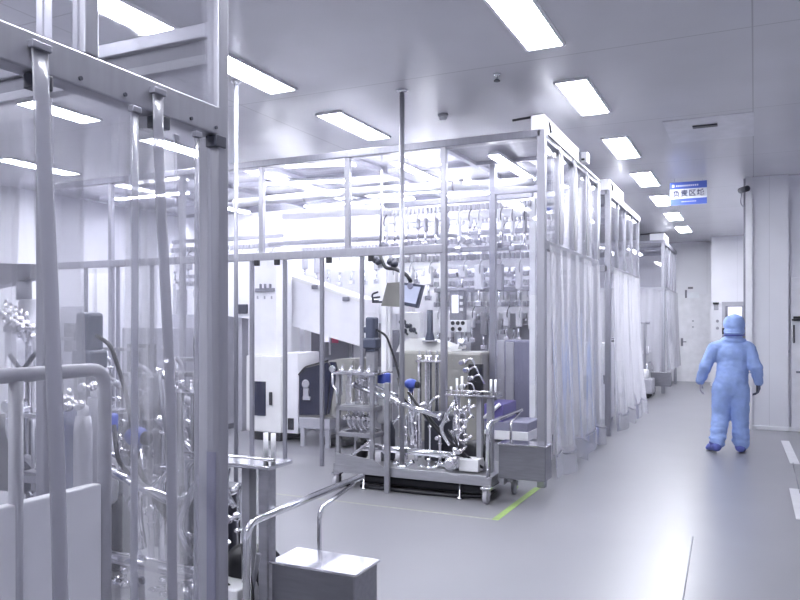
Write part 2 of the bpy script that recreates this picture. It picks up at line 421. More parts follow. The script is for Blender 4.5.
# ------------------------------------------------------------------ enclosures
XE = -1.9
ZM, ZT = 2.40, 3.53
def post(m, x, y, z0, z1, w=.06): return m.box((x - w / 2, y - w / 2, z0), (x + w / 2, y + w / 2, z1), .006)
def enclosure(label, y0, y1, xs, ysd, front_lower=True, roof=True, wide=.06):
    t = thing('machine_enclosure', label, 'enclosure', ((xs[-1] + XE) / 2, (y0 + y1) / 2, 0), 'clear walled machine enclosures')
    for i, x in enumerate(xs):
        post(MB(), x, y0, ZM if (front_lower is False and i in (2, 3)) else 0, ZT, .08 if i == 0 else wide).build('post', ALU, t)
    for y in ysd[1:]:
        post(MB(), XE, y, ZM - .04, ZT, .05).build('side_post', ALU, t)
    post(MB(), XE, y1, 0, ZM, .07).build('post', ALU, t)
    xl = xs[-1]
    B((xl, y0 - .04, ZM - .045), (xs[1] if front_lower is False else XE, y0 + .03, ZM + .045), .006).build('front_rail', ALU, t)
    B((XE - .03, y0, ZM - .045), (XE + .03, y1, ZM + .045), .006).build('side_rail', ALU, t)
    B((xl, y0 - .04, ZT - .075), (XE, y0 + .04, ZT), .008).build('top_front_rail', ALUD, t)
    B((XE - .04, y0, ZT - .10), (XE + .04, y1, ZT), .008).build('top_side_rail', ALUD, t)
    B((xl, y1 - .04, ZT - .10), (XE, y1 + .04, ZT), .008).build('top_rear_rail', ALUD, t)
    for i in range(len(xs) - 1):
        B((xs[i + 1] + .03, y0 - .006, 1.9 if (i == 0 and front_lower is False) else ZM + .045), (xs[i] - .03, y0 + .006, ZT - .1)).build('pane', PANE, t)
    for i in range(len(ysd) - 1):
        B((XE - .005, ysd[i] + .025, ZM + .045), (XE + .005, ysd[i + 1] - .025, ZT - .1)).build('side_pane', PANE, t)
    if roof:
        for i, x in enumerate(xs[1:]):
            B((x - .03, y0, ZT - .09), (x + .03, y1, ZT - .02), .005).build('roof_beam', ALU, t)
        n = 3
        for j in range(1, n):
            yy = y0 + (y1 - y0) * j / n
            B((xl, yy - .025, ZT - .085), (XE, yy + .025, ZT - .03), .005).build('roof_beam', ALU, t)
        for i in range(len(xs) - 1):
            for j in range(n):
                ya, yb = y0 + (y1 - y0) * j / n, y0 + (y1 - y0) * (j + 1) / n
                opaque = (i + j * 2) % 3 == 0 and not (i == 3)
                B((xs[i + 1] + .03, ya + .03, ZT - .045), (xs[i] - .03, yb - .03, ZT - .03)).build('roof_panel', LGREY if opaque else PANE, t)
    return t
xsB = [XE, X(444, 7.3), X(348, 7.3), X(262, 7.3), -6.45, -7.65, -8.9]
ENB = enclosure('clear walled machine enclosure nearest the pole, with the corner post above the parked cart', 7.3, 10.15, xsB, [7.3, 7.95, 8.65, 9.35, 10.12], False)
xsC = [XE, -2.94, -4.1, -5.25, -6.45]
enclosure('clear walled machine enclosure behind the first one along the corridor', 11.0, 14.05, xsC, [11.0, 11.75, 12.5, 13.25, 14.02])
enclosure('farthest clear walled machine enclosure before the end wall', 18.2, 21.1, xsC, [18.2, 18.9, 19.6, 20.3, 21.07])
# slim lower posts of the first enclosure
for (pa, lab) in ((285, 'second'), (322, 'third'), (362, 'fourth')):
    x = X(pa, 7.3)
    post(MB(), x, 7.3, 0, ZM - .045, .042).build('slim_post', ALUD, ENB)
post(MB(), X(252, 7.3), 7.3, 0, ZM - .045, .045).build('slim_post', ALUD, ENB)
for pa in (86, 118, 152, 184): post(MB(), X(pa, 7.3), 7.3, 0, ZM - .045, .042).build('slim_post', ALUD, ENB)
for pa in (258, 278, 330, 372):
    x = X(pa, 7.26); MB().box((x - .03, 7.22, ZM - .11), (x + .03, 7.26, ZM - .045), .004).build('clip', BLACK, ENB)
post(MB(), X(493, 8.2), 8.2, 0, ZT - .1, .07).build('inner_post', ALU, ENB)
B((X(493, 8.2), 8.17, 3.08), (XE - .04, 8.23, 3.15), .005).build('inner_rail', ALU, ENB)

def roof_trunk(x0, x1, y0, y1, label):
    t = thing('cable_trunking', label, 'trunking', ((x0 + x1) / 2, (y0 + y1) / 2, ZT), 'white boxes on the enclosure roofs')
    B((x0, y0, ZT), (x1, y1, ZT + .16), .012).build('housing', WHITE, t)
    MB().tube([(x0 - .22, y0 + .12, ZT + .165), (x1 - .08, y0 + .10, ZT + .175), (x1 + .012, y0 + .16, ZT + .12), (x1 + .012, y0 + .22, ZT + .02)], .013, 8, .05).build('cable', BLACK, t)
    return t
B((xsB[-1], 10.10, 1.75), (XE - .06, 10.125, ZT - .1)).build('bright_backdrop', WHITE, ENB)  # white sheet added as a bright backdrop behind the bays
roof_trunk(XE - .12, XE + .02, 7.32, 8.95, 'white box with black cable on the roof corner of the nearest full enclosure')
roof_trunk(XE - .2, XE + .02, 11.0, 12.3, 'white box on the roof corner of the second enclosure down the corridor')
roof_trunk(XE - .3, XE + .02, 18.2, 19.2, 'white box on the roof corner of the farthest enclosure')
q = W(581.5, 155, 9.1)
t = thing('junction_box', 'tiny white junction box on the side of the roof box', 'box', (-1.87, 9.1, ZT + .01))
B((-1.87, 9.02, ZT + .002), (-1.80, 9.16, ZT + .13), .005).build('box_body', WHITE, t)
B((-1.865, 9.0, ZT + .03), (-1.83, 9.02, ZT + .05)).build('plug', BLACK, t)
# rail blobs: white cord beads along the side top
MB().tube([(XE + .052, 7.35, ZT - .05), (XE + .052, 10.1, ZT - .05)], .008, 6).build('top_cord', BLACK, ENB)
for i, y in enumerate((7.95, 8.65, 9.35, 10.05)):
    MB().tube([(XE + .045, y - .12, ZT - .07), (XE + .045, y, ZT - .14), (XE + .045, y + .02, ZT - .4), (XE + .045, y, ZM + .05)], .016, 8, .1).build('seal_strip', WHITE, ENB)

def curtain(label, y0, y1, x, z0, z1, m, amp=.03, n=3., flare=.05, hem=True, group='milky plastic curtains', name='plastic_curtain', nu=48, nv=18, axis='Y', seed=0.):
    t = thing(name, label, 'curtain', (x, (y0 + y1) / 2, z0) if axis == 'Y' else ((y0 + y1) / 2, x, z0), group)
    def fn(u, v):
        s = y0 + (y1 - y0) * u; z = z1 + (z0 - z1) * v
        off = amp * (.35 + v) * math.sin(u * n * 2 * PI + seed + .6 * math.sin(3 * v + seed)) + flare * v * v + .25 * amp * math.sin(u * n * 5.3 * PI + seed * 2)
        if hem: z += .05 * v * math.sin(u * n * 2 * PI * .7 + seed)
        return (x + off, s, z) if axis == 'Y' else (s, x - off, z)
    MB().grid(fn, nu, nv).build('sheet', m, t)
    if hem:
        def f2(u, v):
            p = Vector(fn(u, 1 - .055 * (1 - v) + .0)); p.z -= .11 * v - .01
            p.x += .012
            return p
        MB().grid(f2, nu, 2).build('hem', HEM, t)
        def f3(u): return Vector(fn(u, .945)) + Vector((.016, 0, .0))
        MB().tube([f3(i / 40) for i in range(41)], .007, 6).build('hem_seam', STRAPL, t)
    return t
curtain('milky plastic curtain hanging behind the corner post beside the parked cart', 7.35, 8.75, XE + .05, .16, ZM, CURT, .035, 2.2, .06, seed=.4)
curtain('milky plastic curtain covering the rear half of the nearest full enclosure side', 8.7, 10.1, XE + .04, .17, ZM, CURT, .04, 2.0, .03, seed=2.4)
curtain('milky plastic curtain on the side of the second enclosure, front half', 11.05, 12.6, XE + .05, .14, ZM, CURT, .04, 2.2, .05, seed=1.2)
curtain('milky plastic curtain on the side of the second enclosure, rear half', 12.55, 14.0, XE + .05, .2, ZM, CURT, .04, 2.2, .12, seed=4.)
curtain('milky plastic curtain on the front of the farthest enclosure', -3.6, XE - .05, 18.15, .5, ZM, CURT, .04, 2.5, .03, hem=False, axis='X', seed=1.)
curtain('milky plastic curtain on the corridor side of the farthest enclosure', 18.25, 21.05, XE + .05, .5, ZM, CURT, .04, 3, .05, hem=False, seed=2.)
curtain('milky plastic curtain gathered between second and farthest enclosures', 14.9, 16.6, XE - .35, .1, 2.5, CURT, .06, 3, .05, hem=False, seed=3.)
# clear film on the first enclosure's front, left bays
curtain('clear plastic curtain over the left bays of the nearest full enclosure', -8.8, X(362, 7.3), 7.36, .1, ZM - .05, FILM, .012, 4, .0, hem=False, axis='X', group='clear plastic curtains', seed=.5)
curtain('clear plastic curtain closing the bay left of the corner post', X(444, 7.3) + .05, XE - .06, 7.36, 1.0, ZM - .05, FILM, .012, 2, .0, hem=False, axis='X', group='clear plastic curtains', seed=1.5)

# near enclosure beside the camera
YA = 2.38
ENA = thing('machine_enclosure', 'clear curtained enclosure beside the camera with thick beam crossing the left of picture', 'enclosure', (-3.2, .6, 0), 'clear walled machine enclosures')
B((XE - .05, -1.2, ZM - .055), (XE + .03, YA, ZM + .055), .006).build('side_beam', ALU, ENA)
m = MB()
for y in (1.5, 1.66, 1.84, 2.0, 2.16, 2.3): m.cyl((XE + .03, y, ZM - .03), (XE + .036, y, ZM - .03), .007, 8)
m.build('rivet', DARK, ENA)
B((XE - .03, YA - .06, 0), (XE + .03, YA, CH), .006).build('corner_post', ALU, ENA)
B((XE - .085, YA - .05, 0), (XE - .03, YA, ZM - .055), .005).build('inner_post', LGREY, ENA)
B((XE - .03, 1.68, ZM + .055), (XE + .03, 1.735, CH - .05), .006).build('upper_post', ALU, ENA)
B((-2.9, YA - .05, 0), (-2.85, YA, CH), .006).build('rear_post', ALU, ENA)
B((-4.3, YA - .05, 0), (-4.25, YA, CH), .006).build('rear_post', ALU, ENA)
B((-4.3, YA - .05, 2.74), (XE - .03, YA, 2.80), .006).build('rear_beam', ALU, ENA)
B((-4.3, YA - .03, 2.67), (XE - .03, YA, 2.74), .004).build('rear_beam_lip', GREY, ENA)
B((-4.3, YA - .06, 2.63), (XE - .03, YA, 2.67), .004).build('rear_track', LGREY, ENA)
B((X(206.5, 2.318), YA - .062, 0), (X(216, 2.318), YA - .0605, 1.12), .0005).build('cable_cover', LILAC, ENA)
B((XE - .006, -1.0, ZM + .055), (XE + .006, 1.68, 3.6)).build('upper_pane', PANE, ENA)
B((XE - .006, 1.735, ZM + .055), (XE + .006, YA - .06, 3.6)).build('upper_pane', PANE, ENA)
for y in (1.53, 2.02, 2.33):
    MB().box((XE - .02, y - .03, ZM - .10), (XE + .035, y + .03, ZM - .055), .004).build('clip', DARK, ENA)
curtain('clear plastic curtain hanging from the thick beam beside the camera', .6, YA - .07, XE - .005, .05, ZM - .05, FILMH, .014, 3, .0, hem=False, group='clear plastic curtains', seed=.9)
curtain('clear plastic curtain on the far side of the enclosure beside the camera', -4.2, XE - .1, YA - .02, .05, 2.55, FILM, .012, 4, .0, hem=False, axis='X', group='clear plastic curtains', seed=2.2)
def strap(label, pts, w, m, name='curtain_strap'):
    t = thing(name, label, 'strap', pts[0], 'vinyl straps and seams on the near curtain')
    P = [Vector(p) for p in pts]; P = fillet(P, .35, 6)
    MB().tube(P, w, 10, flat=((0, 1, 0), w, .006)).build('strap_band', m, t)
    MB().box(P[0] + Vector((-.012, -w - .004, -.01)), P[0] + Vector((.012, w + .004, .012)), .003).build('strap_clamp', ALUD, t)
xs_ = XE + .045
def sp(px, py, x=xs_):
    y = YonX(px, x); return (x, y, Zp(py, x, y))
strap('wide grey strap hanging over the beam at the far left', [sp(40, 47), sp(43, 140), sp(49, 260), sp(55, 400), sp(60, 560), sp(62, 680)], .029, STRAP)
strap('grey strap hanging over the beam left of the corner post', [sp(158, 92), sp(159, 170), sp(165, 280), sp(171, 400), sp(172, 560), sp(173, 680)], .026, STRAP)
strap('pale straight curtain seam midway between the two grey straps', [sp(135, 110), sp(135, 300), sp(134, 500), sp(134, 680)], .016, STRAPL, 'curtain_seam')
strap('pale straight curtain seam right beside the corner post', [sp(197, 135), sp(197, 300), sp(196, 500), sp(196, 680)], .012, STRAPL, 'curtain_seam')

# tall pole
px_ = X(402, 6.5)
t = thing('ceiling_pole', 'tall thin steel pole rising from the parked cart to the ceiling', 'pole', (px_, 6.5, .24))
MB().cyl((px_, 6.5, .255), (px_, 6.5, CH - .03), .024, 14).build('tube', ALU, t)
MB().lathe((px_, 6.5, CH), [(.06, 0), (.06, .012), (.03, .03)], 16, (0, 0, -1)).build('ceiling_flange', CHROME, t)
MB().lathe((px_, 6.5, .24), [(.06, 0), (.06, .012), (.032, .03)], 16).build('foot_flange', CHROME, t)
q = X(236, 5.6)
t = thing('ceiling_pole', 'thin steel pole hanging beside the corner post of the near enclosure', 'pole', (q, 5.6, 0))
MB().cyl((q, 5.6, 0), (q, 5.6, CH - .03), .02, 12).build('tube', ALUD, t)
MB().lathe((q, 5.6, CH), [(.05, 0), (.05, .012), (.025, .03)], 16, (0, 0, -1)).build('ceiling_flange', CHROME, t)

# floor tape and white floor patches
a, b2 = G(495, 520), G(546, 482)
t = tag(MB().box((a.x - .03, a.y, 0), (a.x + .03, 7.25, .002)).build('floor_mark', TAPE), 'green floor tape strip running beside the parked cart', 'tape')
t = tag(MB().box((-8.5, a.y, 0), (a.x - .032, a.y + .03, .002)).build('floor_mark', TAPEP), 'pale yellow floor tape line across the floor in front of the cart', 'tape')
for (p, q, lab) in (((785, 441), (795, 464), 'white floor patch by the right wall, upper of two'), ((795, 489), (803, 520), 'white floor patch at the right picture edge, lower of two')):
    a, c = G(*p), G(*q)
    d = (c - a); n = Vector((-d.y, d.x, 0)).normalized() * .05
    tag(MB().prism([a - n, c - n, c + n, a + n], (0, 0, .004)).build('floor_mark', PATCHW), lab, 'tape')  # plain white patches lying flat on the floor

# ------------------------------------------------------------------ process cart
def ring_clamp(m, p, r, ax): return m.lathe(Vector(p) - Vector(ax) * .012, [(r * 1.25, 0), (r * 1.6, .006), (r * 1.6, .018), (r * 1.25, .024)], 14, ax)
def valve(m, p, s=1., up=(0, 0, 1)):
    p = Vector(p); up = Vector(up)
    m.ell(p, (.028 * s,) * 3, 10); m.tube([p, p + up * .06 * s], .008 * s, 8); m.lathe(p + up * .06 * s, [(.02 * s, 0), (.026 * s, .01 * s), (.02 * s, .03 * s)], 10, up)
    return m
CO = Vector((-2.0, 6.43, 0))
CART = thing('process_cart', 'parked steel piping cart in front of the nearest full enclosure, around the tall pole', 'cart', CO, 'wheeled process carts')
DX0, DX1, DY0, DY1 = -3.77, -2.13, 6.43, 7.2
m = MB().box((DX0, DY0, .225), (DX1, DY1, .24), .004)
m.box((DX0, DY0, .15), (DX1, DY0 + .02, .226), .004).box((DX0, DY1 - .02, .15), (DX1, DY1, .226), .004)
m.box((DX0, DY0, .15), (DX0 + .02, DY1, .226), .004).box((DX1 - .02, DY0, .15), (DX1, DY1, .226), .004)
m.build('deck', STEEL, CART)
MB().prism([(DX0 + .02, 6.425, .24), (DX0 + .55, 6.425, .24), (DX0 + .45, 6.425, .30), (DX0 + .02, 6.425, .34)], (0, .012, 0)).build('deck_flap', STEEL, CART)
m = MB().box((-3.55, 6.52, .045), (-2.25, 7.1, .14), .03); m.build('drip_tray', BLACK, CART)
MB().tube([(-3.5, 6.5, .02), (-3.0, 6.47, .022), (-2.5, 6.5, .02), (-2.25, 6.6, .02), (-2.15, 6.62, .08)], .018, 8, .2).build('floor_hose', BLACK, CART)
for (cx, cy) in ((-2.17, 6.40), (-2.06, 6.9), (-3.72, 6.42), (-3.72, 7.12)):
    m = MB().box((cx - .045, cy - .045, .135), (cx + .045, cy + .045, .15), .003)
    m.box((cx - .032, cy - .02, .05), (cx - .026, cy + .025, .14)).box((cx + .026, cy - .02, .05), (cx + .032, cy + .025, .14))
    f = m.build('caster', CHROME, CART)
    MB().lathe((cx - .02, cy, .066), [(.045, 0), (.062, .004), (.066, .012), (.066, .028), (.062, .036), (.045, .04)], 20, (1, 0, 0)).build('wheel', LGREY, f)
for (cx, cy) in ((-3.45, 6.47), (-2.45, 6.47), (-2.45, 7.1)):
    MB().lathe((cx, cy, 0), [(.03, 0), (.03, .008), (.01, .02), (.008, .16)], 12).build('levelling_foot', CHROME, CART)
# ladder frame
LX0, LX1, LY0, LY1 = -3.74, -3.36, 6.48, 6.86
for x in (LX0, LX1):
    for y in (LY0, LY1): MB().box((x - .02, y - .02, .24), (x + .02, y + .02, .80 if y == LY1 else 1.12), .004).build('ladder_post', STEELM, CART)
for z, hh in ((.54, .04), (.80, .045)):
    m = MB().box((LX0 - .02, LY0 - .02, z - hh), (LX1 + .02, LY0 + .02, z), .004).box((LX0 - .02, LY1 - .02, z - hh), (LX1 + .02, LY1 + .02, z), .004)
    m.box((LX0 - .02, LY0, z - hh), (LX0 + .02, LY1, z), .004).box((LX1 - .02, LY0, z - hh), (LX1 + .02, LY1, z), .004).build('ladder_rung', STEELM, CART)
B((LX0 - .05, LY0 - .04, 1.11), (LX1 + .04, LY1, 1.135), .004).build('top_plate', CHROME, CART)
B((LX0 + .02, LY0, .80), (LX1 - .02, LY1, .812), .003).build('shelf', STEELM, CART)
# glass syringes on the shelf
for i, (dx, dy, r, hh) in enumerate(((.07, .08, .03, .28), (.17, .1, .035, .24), (.27, .07, .03, .28), (.2, .25, .05, .27))):
    x, y = LX0 + dx, LY0 + dy
    o = MB().lathe((x, y, .812), [(r, 0), (r, hh * .8), (r * .5, hh * .9), (r * .35, hh)], 16).build('sample_tube', GLASS if i < 3 else STEELM, CART)
    MB().lathe((x, y, .812 + hh * .96), [(r * .5, 0), (r * .5, .03)], 12).build('tube_cap', CHROME, o)
m = MB()
for i in range(6):
    x = LX0 + .05 + i * .055; m.tube([(x, LY0 + .08, .80), (x + .02, LY0 + .1, .70), (x - .02, LY0 + .13, .62), (x + .03, LY0 + .14, .55)], .012, 8, .04)
    valve(m, (x, LY0 + .1, .68), .9, (0, -1, 0))
m.build('valve_manifold', CHROME, CART)
B((LX0 + .22, LY0 + .12, .64), (LX0 + .29, LY0 + .18, .70), .004).build('sensor_box', BLACK, CART)
# little bent tubes on the top plate
m = MB()
for i in range(4):
    x = LX0 + .02 + i * .1
    m.tube([(x, LY0 + .03, .9), (x, LY0 + .03, 1.17), (x + .03, LY0 + .0, 1.2)], .011, 8, .03); ring_clamp(m, (x, LY0 + .03, 1.15), .014, (0, 0, 1))
m.tube([(LX0 - .05, LY0 - .03, 1.16), (LX0 - .05, LY0 - .03, 1.0), (LX0, LY0 - .03, .95), (LX0, LY0 - .03, .82)], .012, 8, .04)
m.lathe((LX0 - .05, LY0 - .05, 1.165), [(.03, 0), (.035, .01), (.03, .03)], 14, (0, 1, 0))
m.build('top_fittings', CHROME, CART)
# agitator motor
mx, my = X(372, 6.75), 6.75
m = MB().box((mx - .05, my - .04, 1.135), (mx + .05, my + .04, 1.36), .006)
mot = m.build('motor_bracket', STEELM, CART)
m = MB().box((mx - .05, my - .06, 1.44), (mx + .05, my + .06, 1.68), .02).box((mx - .075, my - .07, 1.36), (mx + .075, my + .07, 1.47), .02).box((mx - .045, my - .05, 1.33), (mx + .05, my + .05, 1.36), .004)
m.box((mx - .075, my - .05, 1.52), (mx - .045, my + .06, 1.58), .01)
m.build('motor', SLATE, CART, label='dark slate grey motor')
MB().tube([(mx + .05, my, 1.55), (mx + .16, my, 1.5), (mx + .25, my + .02, 1.25), (mx + .33, my, 1.0), (mx + .36, my - .05, .85)], .012, 8, .08).build('motor_cable', BLACK, CART)
# blue capped canister
cx, cy = X(384, 6.72), 6.72
c = MB().lathe((cx, cy, .62), [(.05, 0), (.066, .02), (.066, .38), (.06, .40)], 20).build('canister', WHITE, CART)
MB().lathe((cx, cy, 1.02), [(.066, 0), (.068, .01), (.068, .09), (.05, .10)], 20).build('canister_cap', BLUE, c)
MB().lathe((cx, cy, .24), [(.03, 0), (.03, .38)], 14).build('canister_stem', STEELM, c)
# short front post
x = X(387.5, 6.41)
MB().box((x - .024, 6.385, .0), (x + .024, 6.428, 1.05), .004).build('front_post', STEELM, CART)
# blue ball actuator
ax_, ay_ = X(411, 6.6), 6.6
az = Zp(384, ax_, ay_)
o = MB().ell((ax_, ay_, az), (.068, .06, .052), 16).build('actuator', BLUE, CART, label='blue ball actuator')
MB().lathe((ax_ + .05, ay_, az - .005), [(.035, 0), (.035, .03), (.02, .04)], 14, (1, 0, 0)).build('actuator_cap', BLACK, o)
MB().tube([(ax_, ay_, az - .05), (ax_, ay_, .6), (ax_ + .03, ay_, .45)], .03, 12, .05).build('actuator_stem', CHROME, o)
# diagonal and lower pipes
m = MB()
p0, p1 = W(354, 385, 6.5), W(398, 402, 6.5); p2 = W(440, 417, 6.5)
m.tube([p0, p1, p2], .024, 12, .1)
m.tube([W(360, 378, 6.62), W(382, 389, 6.62), W(398, 396, 6.62)], .012, 10, .1)
ring_clamp(m, p0, .024, (p1 - p0).normalized()); ring_clamp(m, p1, .024, (p1 - p0).normalized()); ring_clamp(m, p2, .024, (p2 - p1).normalized())
m.build('diagonal_pipe', CHROME, CART)
m = MB()
m.tube([W(362, 448, 6.6), W(380, 448, 6.6), W(465, 457, 6.6)], .034, 14, .1)
m.tube([W(352, 455, 6.55), W(362, 448, 6.55), W(372, 440, 6.55)], .016, 10, .05)
ring_clamp(m, W(385, 448.6, 6.6), .034, (1, 0, 0)); ring_clamp(m, W(455, 456, 6.6), .034, (1, 0, 0))
m.build('lower_pipe', CHROME, CART)
for (pa, pz, kk) in ((405, 466, 0), (430, 470, 1), (447, 466, 2)):
    q = W(pa, pz, 6.62); m = MB()
    m.tube([q - Vector((.12, 0, -.02)), q, q + Vector((.09, 0, .05))], .022, 10, .05); valve(m, q + Vector((.0, -.03, .02)), 1.1); ring_clamp(m, q - Vector((.08, 0, -.015)), .022, (1, 0, 0))
    m.build('elbow_pipe', CHROME, CART)
m = MB()
for k in range(7):
    x = -3.32 + k * .13; yy = 6.85 + .05 * (k % 2); z1 = .62 + .12 * ((k * 5) % 4) * .6
    m.tube([(x, yy, .24), (x, yy, z1), (x + .1, yy, z1 + .06)], .014 + .004 * (k % 3), 10, .05); ring_clamp(m, (x, yy, z1 * .7), .016, (0, 0, 1)); valve(m, (x, yy - .02, z1 * .8), .9, (0, -1, 0))
m.build('riser_pipes', CHROME, CART, kind='stuff')
MB().lathe((X(388, 6.8), 6.8, .24), [(.06, 0), (.075, .02), (.075, .3), (.05, .36), (.03, .42)], 18).build('dark_tank', DARK, CART)
B((-3.0, 6.9, .24), (-2.62, 7.12, .72), .02).build('control_block', DARK, CART)
MB().lathe((X(362, 6.7), 6.7, .26), [(.05, 0), (.06, .02), (.06, .16), (.03, .2)], 16).build('dark_tank', BLACK, CART)
# dark pump and white block
q = W(478, 447, 6.75)
m = MB().lathe((q.x - .13, q.y, q.z - .05), [(.03, 0), (.10, .02), (.115, .08), (.115, .2), (.09, .24)], 20, (1, 0, 0)); m.build('pump', BLACK, CART)
B((q.x - .1, 6.5, .25), (q.x + .09, 6.72, .37), .01).build('pump_block', WHITE, CART)
q = W(452, 463, 6.5); m = MB().ell(q, (.075, .06, .07), 14)
m.lathe(q + Vector((0, -.05, 0)), [(.05, 0), (.05, .03), (.03, .035)], 14, (0, -1, 0)); valve(m, q + Vector((.05, -.05, .05)), 1.2); m.tube([q, q - Vector((0, 0, .14))], .02, 10); m.build('diaphragm_valve', CHROME, CART)
m = MB()
for (s, e, r) in (((408, 392), (470, 462), .014), ((398, 378), (409, 405), .012), ((425, 412), (486, 470), .011), ((448, 430), (482, 468), .009)):
    a, b = W(*s, 6.56), W(*e, 6.56); md = (a + b) / 2 + Vector((0, -.03, -.05)); m.tube([a, md, b], r, 8, .2)
m.build('hoses', BLACK, CART, kind='stuff')
# accumulator tubes at the rear
for k in range(4):
    x = X(419.5 + k * 5.2, 7.05); y = 7.05 + .05 * (k % 2)
    o = MB().lathe((x, y, .24), [(.022, 0), (.022, 1.03), (.024, 1.03), (.024, 1.05)], 14).build('cylinder', CHROME, CART)
    MB().lathe((x, y, 1.29), [(.008, 0), (.012, .02), (.006, .05)], 10).build('cylinder_tip', STEELM, o)
B((X(417, 7.05), 7.01, 1.22), (X(438, 7.05), 7.14, 1.24), .003).build('cylinder_plate', CHROME, CART)
# small dosing stand: shelf, columns, pins
sx, sy = -2.42, 6.62
B((X(446, 6.55), 6.52, .94), (X(497, 6.55), 6.72, .958), .004).build('stand_shelf', CHROME, CART)
MB().tube([(X(446, 6.5), 6.5, .995), (X(500, 6.5), 6.5, .995)], .006, 8).build('shelf_rail', CHROME, CART)
B((X(487, 6.62), 6.6, .24), (X(493, 6.62), 6.67, .94), .008).build('stand_column', STEEL, CART)
B((X(477, 6.62), 6.6, .24), (X(482, 6.62), 6.66, .94), .006).build('stand_column', LGREY, CART)
MB().cyl((X(457, 6.6), 6.6, .24), (X(457, 6.6), 6.6, .94), .03, 16).build('stand_column', CHROME, CART)
for (pa, top) in ((457, 1.10), (462, 1.12), (491, 1.1), (495.5, 1.1), (451, 1.02)):
    MB().cyl((X(pa, 6.6), 6.6, .958), (X(pa, 6.6), 6.6, top), .012, 10).build('pin', WHITE, CART)
m = MB()
for k in range(5):
    q = W(458 + (k % 2) * 5, 410 + k * 10, 6.56); ring_clamp(m, q, .03, (0, 0, 1)); m.tube([q, q + Vector((.05, -.03, 0)), q + Vector((.09, -.02, .05))], .013, 8, .03); valve(m, q + Vector((.04, -.04, 0)), .9, (0, -1, 0))
m.tube([W(455, 402, 6.54), W(448, 412, 6.54), W(440, 430, 6.54), W(450, 445, 6.54)], .02, 10, .06)
m.tube([W(470, 398, 6.56), W(468, 410, 6.56), W(474, 418, 6.56)], .014, 10, .04)
m.build('stand_fittings', CHROME, CART)
MB().tube([W(484, 470, 6.5), W(486, 462, 6.5), W(491, 440, 6.5)], .012, 8, .03).build('grey_hose', GREY, CART)
# end box and hand rail
o = MB().box((-2.09, 6.5, .22), (-1.66, 6.72, .53), .008).build('end_box', BOXST, CART)
MB().box((-2.10, 6.49, .525), (-1.65, 6.73, .537), .003).build('box_lid', CHROME, o)
MB().box((-2.08, 6.495, .16), (-2.04, 6.72, .22)).box((-2.13, 6.6, .17), (-2.0, 6.66, .235), .004).build('box_bracket', STEELM, o)
MB().tube([(-2.16, 6.41, .24), (-2.16, 6.41, .72), (-2.17, 7.52, .725)], .019, 12, .08).build('hand_rail', CHROME, CART)
MB().tube([(-2.11, 6.95, .2), (-2.11, 6.95, .67), (-2.16, 7.4, .705)], .012, 10, .05).build('rail_leg', CHROME, CART)
MB().tube([(-2.16, 6.45, .24), (-2.16, 6.45, .4), (-2.2, 6.43, .62)], .011, 8, .05).build('short_hose', BLACK, CART)

copy_tree(CART, CO + Vector((.10, -3.66, 0)), 'nearest steel piping cart half behind the clear curtain, shiny box in bottom foreground')
copy_tree(CART, CO + Vector((0, 10.95, 0)), 'small distant steel cart in front of the farthest enclosure', )

# distant floor sweeper / trolley in front of far enclosure
q = G(648, 396)
t = thing('trolley', 'low grey trolley with upright dark handle beyond the second enclosure', 'trolley', (q.x - .25, q.y, 0))
y = 16.75
q = Vector((X(652, y), y, 0)); t.location = (q.x - .25, y, 0); ORG[t.name] = Vector(t.location)
B((q.x - .75, y, .1), (q.x, y + .5, .42), .02).build('body', LGREY, t)
B((q.x - .35, y + .05, .42), (q.x - .1, y + .35, .62), .04).build('bucket', WHITE, t)
hx = X(645, y + .3)
MB().tube([(hx, y + .3, .4), (hx, y + .3, 1.62), (hx - .15, y + .3, 1.62)], .03, 8).tube([(hx, y + .3, 1.62), (hx + .1, y + .3, 1.62)], .03, 8).build('handle', GREY, t)
for s in (-.65, -.1):
    for yy in (.08, .42): MB().lathe((q.x + s, y + yy - .02, .05), [(.05, 0), (.05, .04)], 14, (0, 1, 0)).build('wheel', BLACK, t)

# ------------------------------------------------------------------ equipment in the first enclosure
def pb(px0, py0, px1, py1, y, dep, b=.01):
    """box whose front face stands on plane y, dep deep"""
    a, c = W(px0, py0, y), W(px1, py1, y)
    zt_ = Zp(py0, (a.x + c.x) / 2, y); zb_ = Zp(py1, (a.x + c.x) / 2, y)
    return MB().box((a.x, y, zb_), (c.x, y + dep, zt_), b)
# white operator cabinet
y = 8.53
t = thing('machine_cabinet', 'white machine cabinet with dark upright window behind the slim posts', 'cabinet', (-6.1, 8.8, 0))
x0, x1 = X(246, y), X(281, y)
B((x0, y, .12), (x1, y + .6, 1.17), .015).build('body', CREAM, t)
B((x0 + .03, y + .03, 0), (x1 - .03, y + .55, .12), .01).build('plinth', BLACK, t)
wb((252, 381), (266, 416), y, .015, 'window', BLACKG, t)
MB().box((X(270, y), y - .03, Zp(405, -6, y)), (X(272.6, y), y, Zp(392, -6, y)), .006).build('handle', BLACK, t)
B((X(281.5, y), y + .05, .12), (X(298, 8.58), y + .6, 1.22), .012).build('side_cover', WHITE, t)
wb((288, 418), (294, 430), y + .05, .01, 'vent', BLACK, t)
# white pillar with hooks
y = 8.6
t = thing('machine_pillar', 'white upright pillar with three small hooks above the machine cabinet', 'pillar', (X(265, y), 8.75, 1.17))
B((X(254, y), y, 1.172), (X(276, y), y + .4, 2.5), .01).build('column', WHITE, t)
wb((256, 288.5), (275, 291.5), y, .03, 'hook_bar', GREY, t)
for k in (261, 265.5, 270.5): wb((k, 284), (k + 1, 289), y, .04, 'hook', GREY, t, .002)
for k in (257, 264, 271): wb((k, 296), (k + 1.5, 299), y, .008, 'mark', LGREY, t, .001)
